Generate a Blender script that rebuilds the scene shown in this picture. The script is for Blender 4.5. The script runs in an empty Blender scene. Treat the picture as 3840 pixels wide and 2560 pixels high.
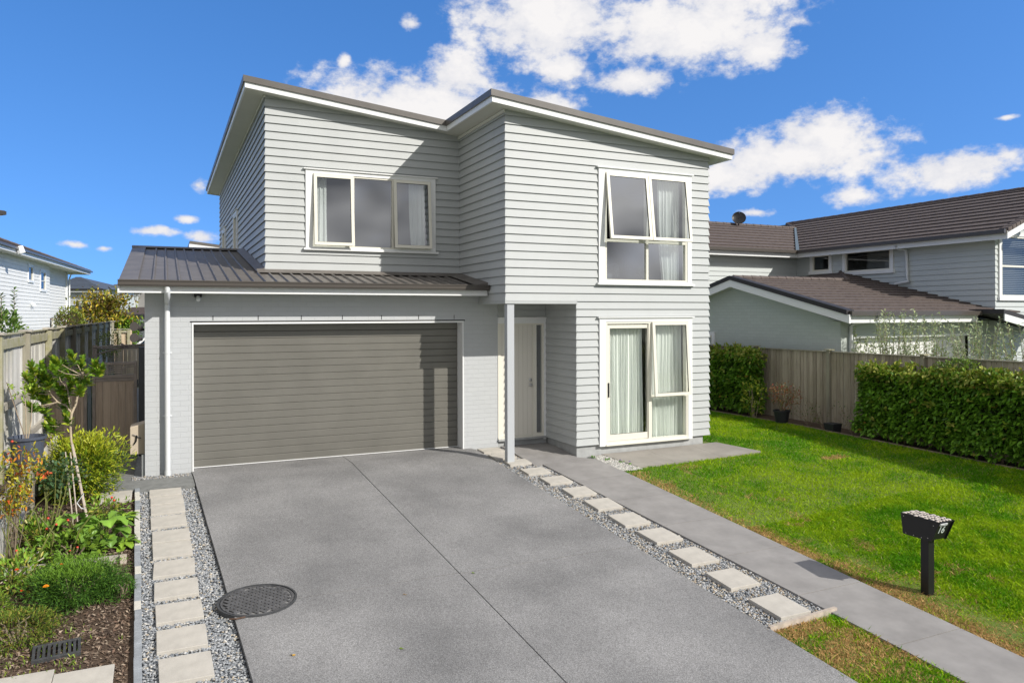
import bpy, math, random
import numpy as np
from mathutils import Matrix, Vector
R = math.radians
rng = np.random.default_rng(7)
random.seed(5)
sc = bpy.context.scene
# ------------------------------------------------------------------ camera, sky, sun, exposure
cam = bpy.data.cameras.new('camera'); cam_o = bpy.data.objects.new('camera', cam); sc.collection.objects.link(cam_o)
cam.sensor_width = 36; cam.lens = 2800/3840*36; cam.shift_y = -100/3840; cam.clip_end = 3000; cam.clip_start = .05
cam_o.matrix_world = Matrix.Translation((0, 0, 2.6)) @ Matrix.Rotation(R(-25), 4, 'Z') @ Matrix.Rotation(R(90), 4, 'X') @ Matrix.Rotation(R(-.15), 4, 'Z')
sc.camera = cam_o
sc.cycles.max_bounces = 6; sc.cycles.diffuse_bounces = 3; sc.cycles.glossy_bounces = 3; sc.cycles.transparent_max_bounces = 8
SUN = Vector((.72, -1, .8)).normalized()
SKY_STRENGTH = .15; SUN_STRENGTH = 2.7; EXPOSURE = .95
sun = bpy.data.lights.new('sun', 'SUN'); sun.energy = SUN_STRENGTH; sun.angle = R(.5); sun.color = (1, .95, .87)
sun_o = bpy.data.objects.new('sun', sun); sc.collection.objects.link(sun_o); sun_o.rotation_euler = SUN.to_track_quat('Z', 'Y').to_euler()
sc.view_settings.view_transform = 'Standard'; sc.view_settings.look = 'None'; sc.view_settings.exposure = EXPOSURE; sc.view_settings.gamma = 1
w = bpy.data.worlds.new('World'); sc.world = w; w.use_nodes = True; w.cycles.sampling_method = 'MANUAL'; w.cycles.sample_map_resolution = 512
nt = w.node_tree; N = nt.nodes; L = nt.links; N.clear()
def nd(t, **k):
    n = N.new(t)
    for a, b in k.items(): setattr(n, a, b)
    return n
def mth(op, a, b=None, clamp=False):
    n = nd('ShaderNodeMath', operation=op, use_clamp=clamp)
    for i, v in enumerate((a, b)):
        if v is None: continue
        if isinstance(v, (int, float)): n.inputs[i].default_value = v
        else: L.new(v, n.inputs[i])
    return n.outputs[0]
sky = nd('ShaderNodeTexSky', sky_type='NISHITA', sun_disc=False)
sky.sun_elevation = math.asin(SUN.z); sky.sun_rotation = math.atan2(SUN.x, SUN.y); sky.air_density = 1.0; sky.dust_density = .3; sky.ozone_density = 2.0
hs = nd('ShaderNodeHueSaturation'); hs.inputs['Hue'].default_value = .507; hs.inputs['Saturation'].default_value = 1.30; hs.inputs['Value'].default_value = .87
L.new(sky.outputs[0], hs.inputs['Color'])
geo = nd('ShaderNodeTexCoord'); sx = nd('ShaderNodeSeparateXYZ'); L.new(geo.outputs['Generated'], sx.inputs[0])
sv = nd('ShaderNodeCombineXYZ'); L.new(sx.outputs[0], sv.inputs[0]); L.new(sx.outputs[1], sv.inputs[1]); L.new(mth('MULTIPLY_ADD', mth('MAXIMUM', sx.outputs[2], 0), 1.1), sv.inputs[2]); sv.inputs[2].links[0].from_node.inputs[2].default_value = .30
svn = nd('ShaderNodeVectorMath', operation='NORMALIZE'); L.new(sv.outputs[0], svn.inputs[0]); L.new(svn.outputs[0], sky.inputs[0])
az = mth('ARCTAN2', sx.outputs[0], sx.outputs[1]); el = mth('ARCSINE', sx.outputs[2])
cmb = nd('ShaderNodeCombineXYZ'); L.new(az, cmb.inputs[0]); L.new(el, cmb.inputs[1])
nz = nd('ShaderNodeTexNoise'); nz.inputs['Scale'].default_value = 12; nz.inputs['Detail'].default_value = 6; nz.inputs['Roughness'].default_value = .62
mp = nd('ShaderNodeMapping'); mp.inputs['Scale'].default_value = (1, 1, 1.5); L.new(geo.outputs['Generated'], mp.inputs[0]); L.new(mp.outputs[0], nz.inputs['Vector'])
n2 = nd('ShaderNodeTexNoise'); n2.inputs['Scale'].default_value = 7; n2.inputs['Detail'].default_value = 3; L.new(mp.outputs[0], n2.inputs['Vector'])
CL = [(0.48, 0.373, 0.127, 0.06), (0.658, 0.36, 0.128, 0.062), (0.76, 0.326, 0.04, 0.026), (0.60, 0.30, 0.05, 0.02), (0.509, 0.316, 0.04, 0.022), (0.312, 0.268, 0.157, 0.05), (0.364, 0.31, 0.058, 0.036), (0.48, 0.274, 0.064, 0.019), (0.303, 0.369, 0.023, 0.015), (0.216, 0.321, 0.011, 0.012), (0.801, 0.193, 0.12, 0.036), (0.826, 0.22, 0.06, 0.034), (0.975, 0.164, 0.08, 0.027), (1.025, 0.175, 0.03, 0.014), (0.863, 0.143, 0.036, 0.016), (0.712, 0.176, 0.06, 0.022), (0.039, 0.16, 0.018, 0.016), (-0.012, 0.102, 0.034, 0.010), (0.024, 0.118, 0.022, 0.007), (0.044, 0.096, 0.026, 0.011), (-0.092, 0.082, 0.024, 0.007), (-.063, .079, .014, .006), (0.749, 0.128, 0.03, 0.008), (1.021, 0.215, 0.015, 0.005), (1.2, .2, .1, .04), (-.35, .25, .12, .04)]
fld = None
for a, e, ra, re in CL:
    v1 = nd('ShaderNodeVectorMath', operation='SUBTRACT'); L.new(cmb.outputs[0], v1.inputs[0]); v1.inputs[1].default_value = (a, e, 0)
    v2 = nd('ShaderNodeVectorMath', operation='MULTIPLY'); L.new(v1.outputs[0], v2.inputs[0]); v2.inputs[1].default_value = (1/ra/1.2, 1/re/1.2, 0)
    v3 = nd('ShaderNodeVectorMath', operation='LENGTH'); L.new(v2.outputs[0], v3.inputs[0])
    q = mth('SUBTRACT', 1 if re > .019 else .78, v3.outputs['Value'])
    fld = q if fld is None else mth('SMOOTH_MAX', fld, q)
    if fld.node.operation == 'SMOOTH_MAX': fld.node.inputs[2].default_value = .18
dens = mth('ADD', mth('MULTIPLY', fld, 1.35), mth('MULTIPLY', mth('SUBTRACT', nz.outputs[0], .5), 1.9))
dens = mth('ADD', dens, mth('MULTIPLY', mth('SUBTRACT', n2.outputs[0], .5), .9))
n4 = nd('ShaderNodeTexNoise'); n4.inputs['Scale'].default_value = 42; n4.inputs['Detail'].default_value = 4; n4.inputs['Roughness'].default_value = .6; L.new(mp.outputs[0], n4.inputs['Vector'])
dens = mth('ADD', dens, mth('MULTIPLY', mth('SUBTRACT', n4.outputs[0], .5), 1.5))
# broad cloud cover on the street side of the sky, behind the photographer; unseen overhead cloud added for neutral fill
fwd = nd('ShaderNodeVectorMath', operation='DOT_PRODUCT'); L.new(geo.outputs['Generated'], fwd.inputs[0]); fwd.inputs[1].default_value = (math.sin(R(25)), math.cos(R(25)), 0)
back = mth('MAXIMUM', mth('MULTIPLY', mth('SUBTRACT', -.12, fwd.outputs['Value']), 4, True), mth('MULTIPLY', mth('SUBTRACT', el, .56), 3.5, True))
ramp = nd('ShaderNodeMapRange', interpolation_type='SMOOTHSTEP'); L.new(dens, ramp.inputs[0]); ramp.inputs[1].default_value = .04; ramp.inputs[2].default_value = .78
cov = mth('MAXIMUM', ramp.outputs[0], mth('MULTIPLY', back, mth('ADD', .55, n2.outputs[0], True)))
n3 = nd('ShaderNodeTexNoise'); n3.inputs['Scale'].default_value = 4.2; n3.inputs['Detail'].default_value = 3; L.new(mp.outputs[0], n3.inputs['Vector'])
cr = nd('ShaderNodeValToRGB'); cr.color_ramp.elements[0].position = .2; cr.color_ramp.elements[0].color = (.60, .64, .76, 1); cr.color_ramp.elements[1].position = .75; cr.color_ramp.elements[1].color = (.97, .95, .95, 1)
L.new(mth('ADD', mth('MULTIPLY', dens, .30), mth('MULTIPLY', nz.outputs[0], .75)), cr.inputs[0])
cr2 = nd('ShaderNodeValToRGB'); cr2.color_ramp.elements[0].position = .42; cr2.color_ramp.elements[0].color = (.28, .29, .32, 1); cr2.color_ramp.elements[1].position = .60; cr2.color_ramp.elements[1].color = (1.25, 1.23, 1.22, 1)
L.new(n3.outputs[0], cr2.inputs[0])
cm = nd('ShaderNodeMixRGB'); L.new(back, cm.inputs[0]); L.new(cr.outputs[0], cm.inputs[1]); L.new(cr2.outputs[0], cm.inputs[2])
csc = nd('ShaderNodeMixRGB', blend_type='MULTIPLY'); csc.inputs[0].default_value = 1; L.new(cm.outputs[0], csc.inputs[1]); k_ = .50/SKY_STRENGTH; csc.inputs[2].default_value = (k_, k_, k_, 1)
fin = nd('ShaderNodeMixRGB'); L.new(cov, fin.inputs[0]); L.new(hs.outputs[0], fin.inputs[1]); L.new(csc.outputs[0], fin.inputs[2])
bg = nd('ShaderNodeBackground'); bg.inputs[1].default_value = SKY_STRENGTH; L.new(fin.outputs[0], bg.inputs[0])
wo = nd('ShaderNodeOutputWorld'); L.new(bg.outputs[0], wo.inputs[0])

# ------------------------------------------------------------------ materials
def mat(name, col, rough=.6, nscale=0, namt=.15, bump=0, bscale=None, spec=.4, metal=0, col2=None, stretch=(1, 1, 1), trans=0, attr=False, detail=5):
    m = bpy.data.materials.new(name); m.use_nodes = True; t = m.node_tree; n = t.nodes; l = t.links
    b = n['Principled BSDF']; b.inputs['Roughness'].default_value = rough; b.inputs['Specular IOR Level'].default_value = spec; b.inputs['Metallic'].default_value = metal
    c = (*col, 1); b.inputs['Base Color'].default_value = c
    tc = n.new('ShaderNodeTexCoord'); mpn = n.new('ShaderNodeMapping'); mpn.inputs['Scale'].default_value = stretch; l.new(tc.outputs['Object'], mpn.inputs[0])
    src = None
    if attr:
        a = n.new('ShaderNodeVertexColor'); a.layer_name = 'Col'; src = a.outputs[0]
    if nscale:
        z = n.new('ShaderNodeTexNoise'); z.inputs['Scale'].default_value = nscale; z.inputs['Detail'].default_value = detail; z.inputs['Roughness'].default_value = .6; l.new(mpn.outputs[0], z.inputs['Vector'])
        mr = n.new('ShaderNodeMapRange'); mr.inputs[1].default_value = .3; mr.inputs[2].default_value = .7; l.new(z.outputs[0], mr.inputs[0])
        mx = n.new('ShaderNodeMixRGB'); l.new(mr.outputs[0], mx.inputs[0])
        if src is not None:
            mx.blend_type = 'MULTIPLY'; mx.inputs[0].default_value = 1; l.remove(mx.inputs[0].links[0]); l.new(src, mx.inputs[1])
            mr.inputs[3].default_value = 1-namt; mr.inputs[4].default_value = 1+namt; l.new(mr.outputs[0], mx.inputs[2])
        else:
            c2 = col2 or tuple(min(1, x*(1+namt)) for x in col); c1 = col if col2 else tuple(x*(1-namt) for x in col)
            mx.inputs[1].default_value = (*c1, 1); mx.inputs[2].default_value = (*c2, 1)
        src = mx.outputs[0]
    if src is not None: l.new(src, b.inputs['Base Color'])
    if bump:
        z = n.new('ShaderNodeTexNoise'); z.inputs['Scale'].default_value = bscale or nscale*4 or 60; z.inputs['Detail'].default_value = 6; l.new(mpn.outputs[0], z.inputs['Vector'])
        bm_ = n.new('ShaderNodeBump'); bm_.inputs['Strength'].default_value = bump; bm_.inputs['Distance'].default_value = .01; l.new(z.outputs[0], bm_.inputs['Height']); l.new(bm_.outputs[0], b.inputs['Normal'])
    if trans:
        o = n['Material Output']; tr = n.new('ShaderNodeBsdfTranslucent'); ms = n.new('ShaderNodeMixShader'); ms.inputs[0].default_value = trans
        if src is not None: l.new(src, tr.inputs[0])
        else: tr.inputs[0].default_value = c
        l.new(b.outputs[0], ms.inputs[1]); l.new(tr.outputs[0], ms.inputs[2]); l.new(ms.outputs[0], o.inputs[0])
    return m
M = {}
M['board'] = mat('grey_weatherboard_paint', (.410, .428, .430), .55, 1.6, .035, .05, 40, stretch=(1, 1, .35))
M['brickpaint'] = mat('painted_brick', (.445, .462, .475), .6, 2.5, .04, 0)
M['cream'] = mat('cream_joinery', (.70, .68, .60), .35)
M['white'] = mat('white_trim', (.74, .75, .75), .4)
M['soffit'] = mat('soffit', (.62, .62, .57), .7, 1.5, .04)
M['roofgrey'] = mat('dark_roof_metal', (.135, .122, .11), .5, 3, .2, spec=.5)
M['cap'] = mat('grey_brown_flashing', (.115, .105, .095), .4, 4, .1)
M['gutter'] = mat('gutter', (.075, .066, .058), .28)
M['gdoor'] = mat('garage_door', (.165, .160, .142), .38, 2, .07, .08, 90, metal=.25)
M['post'] = mat('post_grey', (.42, .44, .46), .5)
M['pipe'] = mat('downpipe', (.62, .64, .65), .35)
M['conc'] = mat('foundation', (.36, .37, .37), .8, 6, .15, .3, 50)
M['fdoor'] = mat('front_door_cream', (.68, .655, .59), .45)
M['black'] = mat('black', (.012, .012, .014), .35)
M['rubber'] = mat('black_plastic', (.02, .021, .025), .5)
M['bluepot'] = mat('slate_blue_plastic', (.06, .07, .095), .5, 4, .1)
M['chrome'] = mat('satin_chrome', (.5, .5, .5), .3, metal=1)
M['curtain'] = mat('sheer_curtain', (.93, .95, .92), .8, trans=.18)
M['room'] = mat('room_paint', (.33, .32, .31), .9)
M['roomfloor'] = mat('room_floor', (.16, .14, .12), .9)
M['sofa'] = mat('grey_leather', (.07, .08, .09), .5)
M['paver'] = mat('cream_paver', (.445, .42, .375), .8, 7, .10, .15, 120)
M['pathc'] = mat('path_concrete', (.250, .240, .232), .8, 3.0, .16, .12, 200, detail=10)
M['patio'] = mat('patio_concrete', (.275, .256, .228), .8, 2.0, .16, .12, 180, detail=10)
M['strip'] = mat('grey_side_path', (.18, .185, .18), .85, 9, .2, .3, 200)
M['dark'] = mat('dark_joint', (.02, .018, .015), .9)
M['soil'] = mat('soil', (.055, .036, .024), .95, 14, .5, .8, 60, col2=(.11, .075, .05))
M['turf'] = mat('turf_soil', (.09, .14, .02), .95, 9, .3, .6, 60, col2=(.14, .19, .03))
M['far'] = mat('far_ground', (.10, .13, .06), .95, .3, .3)
M['hill'] = mat('far_hill', (.12, .17, .2), 1)
M['edging'] = mat('grey_edging', (.26, .28, .30), .8, 8, .2, .4, 60)
M['edging2'] = mat('pale_edging', (.55, .53, .47), .8, 8, .1, .3, 60)
M['metalgrate'] = mat('cast_iron', (.05, .052, .055), .55, 12, .3, .5, 80)
M['lid'] = mat('worn_iron', (.085, .085, .088), .5, 12, .3, .4, 80)
M['rust'] = mat('rusty_iron', (.10, .06, .04), .8, 10, .4)
M['whouse'] = mat('white_boards', (.74, .74, .72), .6, 1, .03)
M['nhouse'] = mat('pale_grey_boards', (.48, .515, .51), .6, 1, .03)
M['nbrick'] = mat('green_grey_brick', (.43, .475, .445), .7, 2, .04)
M['tile'] = mat('brown_concrete_tile', (.07, .054, .048), .75, 9, .35, .5, 50, col2=(.125, .10, .09))
M['tiledark'] = mat('dark_tile_edge', (.025, .023, .024), .6)
M['creamwall'] = mat('cream_wall', (.62, .58, .5), .7)
M['carwhite'] = mat('car_white', (.75, .75, .76), .25)
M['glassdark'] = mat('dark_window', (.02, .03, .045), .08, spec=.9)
M['bark'] = mat('bark', (.22, .17, .12), .85, 12, .35, .5, 60, stretch=(1, 1, .3))
M['barkpale'] = mat('pale_bark', (.38, .31, .22), .85, 18, .35, .5, 60, stretch=(1, 1, .3))
M['stake'] = mat('stake_timber', (.42, .36, .30), .85, 12, .2, stretch=(1, 1, .1))
M['cane'] = mat('green_cane', (.12, .13, .03), .6, 30, .4)
M['leaf'] = mat('leaf', (.1, .2, .03), .42, attr=True, trans=.22, spec=.35)
M['leafsoft'] = mat('soft_leaf', (.1, .2, .03), .6, attr=True, trans=.3, spec=.3)
M['grass'] = mat('grass_blades', (.1, .2, .03), .7, attr=True, trans=.35, spec=.1)
M['pebble'] = mat('pebbles', (.3, .3, .3), .6, 30, .12, attr=True)
M['chips'] = mat('bark_chips', (.3, .3, .3), .85, attr=True)
M['rail'] = mat('weathered_rail', (.36, .335, .29), .85, 9, .3, .3, 50, stretch=(1, .1, 1))
M['yellowlichen'] = mat('mossy_timber', (.27, .26, .13), .9, 7, .5, .4, 50, col2=(.37, .35, .28))
M['gate'] = mat('dark_stained_boards', (.10, .078, .062), .7, 6, .35, .4, 40, stretch=(1, 1, .12), col2=(.17, .13, .10))
M['gateframe'] = mat('gate_frame', (.25, .215, .19), .7, 6, .2)
M['steel'] = mat('painted_steel', (.10, .13, .15), .5)
M['dkpost'] = mat('charcoal_post', (.06, .065, .075), .5)
M['box'] = mat('tan_meter_box', (.47, .40, .31), .6)
M['sign'] = mat('pale_print', (.65, .68, .68), .5)
M['digits'] = mat('digit_enamel', (.62, .70, .66), .4)
M['red'] = mat('red_hip', (.55, .05, .02), .35); M['orange'] = mat('orange_petals', (.85, .30, .01), .6, 60, .3); M['purple'] = mat('purple_petals', (.06, .02, .25), .6)
M['redor'] = mat('red_orange_petals', (.65, .08, .01), .6, 60, .5)
M['lamp'] = mat('downlight', (1, .8, .5), .5)
M['lamp'].node_tree.nodes['Principled BSDF'].inputs['Emission Color'].default_value = (1, .7, .35, 1); M['lamp'].node_tree.nodes['Principled BSDF'].inputs['Emission Strength'].default_value = 1.5

def glass_mat(name, tint, refl):
    m = bpy.data.materials.new(name); m.use_nodes = True; t = m.node_tree; n = t.nodes; l = t.links; n.clear()
    o = n.new('ShaderNodeOutputMaterial'); tr = n.new('ShaderNodeBsdfTransparent'); tr.inputs[0].default_value = (*tint, 1)
    g = n.new('ShaderNodeBsdfGlossy'); g.inputs['Roughness'].default_value = .015; g.inputs['Color'].default_value = (.95, .97, 1, 1)
    fr = n.new('ShaderNodeLayerWeight'); fr.inputs[0].default_value = .5
    pw = n.new('ShaderNodeMath'); pw.operation = 'POWER'; pw.inputs[1].default_value = 4; l.new(fr.outputs['Facing'], pw.inputs[0])
    ad = n.new('ShaderNodeMath'); ad.operation = 'MULTIPLY_ADD'; ad.inputs[1].default_value = .8; ad.inputs[2].default_value = refl; ad.use_clamp = True; l.new(pw.outputs[0], ad.inputs[0])
    ms = n.new('ShaderNodeMixShader'); l.new(ad.outputs[0], ms.inputs[0]); l.new(tr.outputs[0], ms.inputs[1]); l.new(g.outputs[0], ms.inputs[2]); l.new(ms.outputs[0], o.inputs[0])
    return m
M['glass'] = glass_mat('window_glass', (.80, .84, .84), .30)
M['glassn'] = glass_mat('neighbour_glass', (.55, .58, .58), .04)
M['glass2'] = glass_mat('clear_window_glass', (.95, .985, .965), .07)

def brick_bump(m, sw, sh, depth=.5, axis='XZ', cvar=.06):
    t = m.node_tree; n = t.nodes; l = t.links; b = n['Principled BSDF']
    tc = n.new('ShaderNodeTexCoord'); sp = n.new('ShaderNodeSeparateXYZ'); cb = n.new('ShaderNodeCombineXYZ'); l.new(tc.outputs['Object'], sp.inputs[0])
    l.new(sp.outputs[0 if axis[0] == 'X' else 1], cb.inputs[0]); l.new(sp.outputs[2], cb.inputs[1])
    br = n.new('ShaderNodeTexBrick'); br.inputs['Scale'].default_value = 1; br.inputs['Brick Width'].default_value = sw; br.inputs['Row Height'].default_value = sh; br.inputs['Mortar Size'].default_value = .005; br.inputs['Mortar Smooth'].default_value = .25
    base = b.inputs['Base Color'].default_value[:3]
    br.inputs['Color1'].default_value = (*[x*(1-cvar*.5) for x in base], 1); br.inputs['Color2'].default_value = (*[min(1, x*(1+cvar*.5)) for x in base], 1); br.inputs['Mortar'].default_value = (*[x*.97 for x in base], 1)
    l.new(cb.outputs[0], br.inputs['Vector']); l.new(br.outputs['Color'], b.inputs['Base Color'])
    z = n.new('ShaderNodeTexNoise'); z.inputs['Scale'].default_value = 45; z.inputs['Detail'].default_value = 4; l.new(tc.outputs['Object'], z.inputs['Vector'])
    mx = n.new('ShaderNodeMath'); mx.operation = 'MULTIPLY_ADD'; mx.inputs[1].default_value = -1; mx.inputs[2].default_value = 1; l.new(br.outputs['Fac'], mx.inputs[0])
    ad = n.new('ShaderNodeMath'); ad.operation = 'MULTIPLY_ADD'; ad.inputs[1].default_value = .35; l.new(z.outputs[0], ad.inputs[0]); l.new(mx.outputs[0], ad.inputs[2])
    bp = n.new('ShaderNodeBump'); bp.inputs['Strength'].default_value = depth; bp.inputs['Distance'].default_value = .006; l.new(ad.outputs[0], bp.inputs['Height']); l.new(bp.outputs[0], b.inputs['Normal'])
brick_bump(M['brickpaint'], .24, .086, .55, cvar=.03)
M['nbrickx'] = mat('green_grey_brick_side', (.43, .475, .445), .7); brick_bump(M['nbrick'], .24, .086, .6); brick_bump(M['nbrickx'], .24, .086, .6, 'YZ')

def asphalt():
    m = mat('exposed_aggregate', (.17, .17, .17), .85); t = m.node_tree; n = t.nodes; l = t.links; b = n['Principled BSDF']
    tc = n.new('ShaderNodeTexCoord')
    def noise(s, d=4, r=.6):
        z = n.new('ShaderNodeTexNoise'); z.inputs['Scale'].default_value = s; z.inputs['Detail'].default_value = d; z.inputs['Roughness'].default_value = r; l.new(tc.outputs['Object'], z.inputs['Vector']); return z
    a, f, v = noise(.75, 4, .55), noise(75, 5, .75), n.new('ShaderNodeTexVoronoi'); v.inputs['Scale'].default_value = 125; l.new(tc.outputs['Object'], v.inputs['Vector'])
    r1 = n.new('ShaderNodeValToRGB'); r1.color_ramp.elements[0].position = .33; r1.color_ramp.elements[0].color = (.160, .159, .159, 1); r1.color_ramp.elements[1].position = .68; r1.color_ramp.elements[1].color = (.252, .249, .247, 1); l.new(a.outputs[0], r1.inputs[0])
    r2 = n.new('ShaderNodeMapRange'); r2.inputs[1].default_value = .3; r2.inputs[2].default_value = .7; r2.inputs[3].default_value = .72; r2.inputs[4].default_value = 1.3; l.new(f.outputs[0], r2.inputs[0])
    m1 = n.new('ShaderNodeMixRGB'); m1.blend_type = 'MULTIPLY'; m1.inputs[0].default_value = 1; l.new(r1.outputs[0], m1.inputs[1]); l.new(r2.outputs[0], m1.inputs[2])
    sp = n.new('ShaderNodeSeparateXYZ'); l.new(v.outputs['Color'], sp.inputs[0])
    r3 = n.new('ShaderNodeMapRange'); r3.inputs[1].default_value = 0; r3.inputs[2].default_value = 1; r3.inputs[3].default_value = .68; r3.inputs[4].default_value = 1.34; l.new(sp.outputs[0], r3.inputs[0])
    m2 = n.new('ShaderNodeMixRGB'); m2.blend_type = 'MULTIPLY'; m2.inputs[0].default_value = 1; l.new(m1.outputs[0], m2.inputs[1]); l.new(r3.outputs[0], m2.inputs[2])
    l.new(m2.outputs[0], b.inputs['Base Color'])
    bp = n.new('ShaderNodeBump'); bp.inputs['Strength'].default_value = .5; bp.inputs['Distance'].default_value = .004; l.new(v.outputs['Distance'], bp.inputs['Height']); l.new(bp.outputs[0], b.inputs['Normal'])
    return m
M['drive'] = asphalt()

def plank_mat(name, c1, c2, width, axis, moss=0.):
    # vertical palings: each board its own tone, grain running up, dark gaps between boards
    m = mat(name, c1, .85); t = m.node_tree; n = t.nodes; l = t.links; b = n['Principled BSDF']
    tc = n.new('ShaderNodeTexCoord'); sp = n.new('ShaderNodeSeparateXYZ'); l.new(tc.outputs['Object'], sp.inputs[0])
    u = sp.outputs[0 if axis == 'X' else 1]
    dv = n.new('ShaderNodeMath'); dv.operation = 'DIVIDE'; dv.inputs[1].default_value = width; l.new(u, dv.inputs[0])
    fl = n.new('ShaderNodeMath'); fl.operation = 'FLOOR'; l.new(dv.outputs[0], fl.inputs[0])
    wn = n.new('ShaderNodeTexWhiteNoise'); wn.noise_dimensions = '1D'; l.new(fl.outputs[0], wn.inputs['W'])
    cb = n.new('ShaderNodeCombineXYZ'); sc_ = n.new('ShaderNodeMath'); sc_.operation = 'MULTIPLY'; sc_.inputs[1].default_value = 34; l.new(u, sc_.inputs[0]); zz = n.new('ShaderNodeMath'); zz.operation = 'MULTIPLY'; zz.inputs[1].default_value = 1.6; l.new(sp.outputs[2], zz.inputs[0])
    w7 = n.new('ShaderNodeMath'); w7.operation = 'MULTIPLY'; w7.inputs[1].default_value = 37; l.new(wn.outputs[0], w7.inputs[0])
    l.new(sc_.outputs[0], cb.inputs[0]); l.new(w7.outputs[0], cb.inputs[1]); l.new(zz.outputs[0], cb.inputs[2])
    g = n.new('ShaderNodeTexNoise'); g.inputs['Scale'].default_value = 1.6; g.inputs['Detail'].default_value = 7; g.inputs['Roughness'].default_value = .65; g.inputs['Distortion'].default_value = .4; l.new(cb.outputs[0], g.inputs['Vector'])
    mixf = n.new('ShaderNodeMath'); mixf.operation = 'MULTIPLY_ADD'; mixf.inputs[1].default_value = .75; l.new(wn.outputs[0], mixf.inputs[0])
    gm = n.new('ShaderNodeMapRange'); gm.inputs[1].default_value = .33; gm.inputs[2].default_value = .7; gm.inputs[3].default_value = 0; gm.inputs[4].default_value = .6; l.new(g.outputs[0], gm.inputs[0]); l.new(gm.outputs[0], mixf.inputs[2])
    mx = n.new('ShaderNodeMixRGB'); mx.inputs[1].default_value = (*c1, 1); mx.inputs[2].default_value = (*c2, 1); l.new(mixf.outputs[0], mx.inputs[0])
    out = mx.outputs[0]
    if moss:
        z = n.new('ShaderNodeTexNoise'); z.inputs['Scale'].default_value = 1.3; z.inputs['Detail'].default_value = 6; l.new(tc.outputs['Object'], z.inputs['Vector'])
        r_ = n.new('ShaderNodeMapRange'); r_.inputs[1].default_value = .5; r_.inputs[2].default_value = .75; r_.inputs[3].default_value = 0; r_.inputs[4].default_value = moss; l.new(z.outputs[0], r_.inputs[0])
        mm = n.new('ShaderNodeMixRGB'); l.new(r_.outputs[0], mm.inputs[0]); l.new(out, mm.inputs[1]); mm.inputs[2].default_value = (.16, .17, .06, 1); out = mm.outputs[0]
    l.new(out, b.inputs['Base Color'])
    bp = n.new('ShaderNodeBump'); bp.inputs['Strength'].default_value = .4; bp.inputs['Distance'].default_value = .006; l.new(g.outputs[0], bp.inputs['Height']); l.new(bp.outputs[0], b.inputs['Normal'])
    return m
M['paleY'] = plank_mat('silvered_palings', (.37, .355, .325), (.68, .665, .625), .10, 'Y', .35)
M['paleR'] = plank_mat('weathered_palings', (.20, .165, .125), (.46, .40, .31), .10, 'Y', .2)
M['paleX'] = plank_mat('tan_palings', (.34, .26, .18), (.62, .50, .36), .15, 'X', .15)
M['palePost'] = mat('weathered_post', (.22, .20, .16), .85, 8, .35, .3, 40, stretch=(1, 1, .15), col2=(.34, .32, .24))
M['gateX'] = plank_mat('brown_gate_boards', (.22, .17, .13), (.46, .37, .29), .125, 'X', 0)

# ------------------------------------------------------------------ object helpers
def link(o): sc.collection.objects.link(o); return o
def tag(o, label=None, cat=None, group=None, kind=None):
    for k, v in (('label', label), ('category', cat), ('group', group), ('kind', kind)):
        if v: o[k] = v
    return o
def empty(name, loc, label, cat, rz=0, group=None):
    o = link(bpy.data.objects.new(name, None)); o.location = loc; o.rotation_euler = (0, 0, rz); o.empty_display_size = .2
    return tag(o, label, cat, group)
def fast_mesh(name, V, F, mat_, parent=None, cols=None, smooth=False):
    V = np.asarray(V, dtype=np.float32); F = np.asarray(F, dtype=np.int32); k = F.shape[1]
    me = bpy.data.meshes.new(name); me.vertices.add(len(V)); me.vertices.foreach_set('co', V.ravel())
    me.loops.add(F.size); me.loops.foreach_set('vertex_index', F.ravel()); me.polygons.add(len(F))
    me.polygons.foreach_set('loop_start', np.arange(0, F.size, k, dtype=np.int32)); me.polygons.foreach_set('loop_total', np.full(len(F), k, dtype=np.int32))
    if smooth: me.polygons.foreach_set('use_smooth', np.ones(len(F), dtype=bool))
    if cols is not None:
        a = me.color_attributes.new('Col', 'FLOAT_COLOR', 'POINT'); c = np.ones((len(V), 4), dtype=np.float32); c[:, :3] = cols; a.data.foreach_set('color', c.ravel())
    me.update(); me.validate(); me.materials.append(mat_)
    o = link(bpy.data.objects.new(name, me))
    if parent: o.parent = parent
    return o
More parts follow.
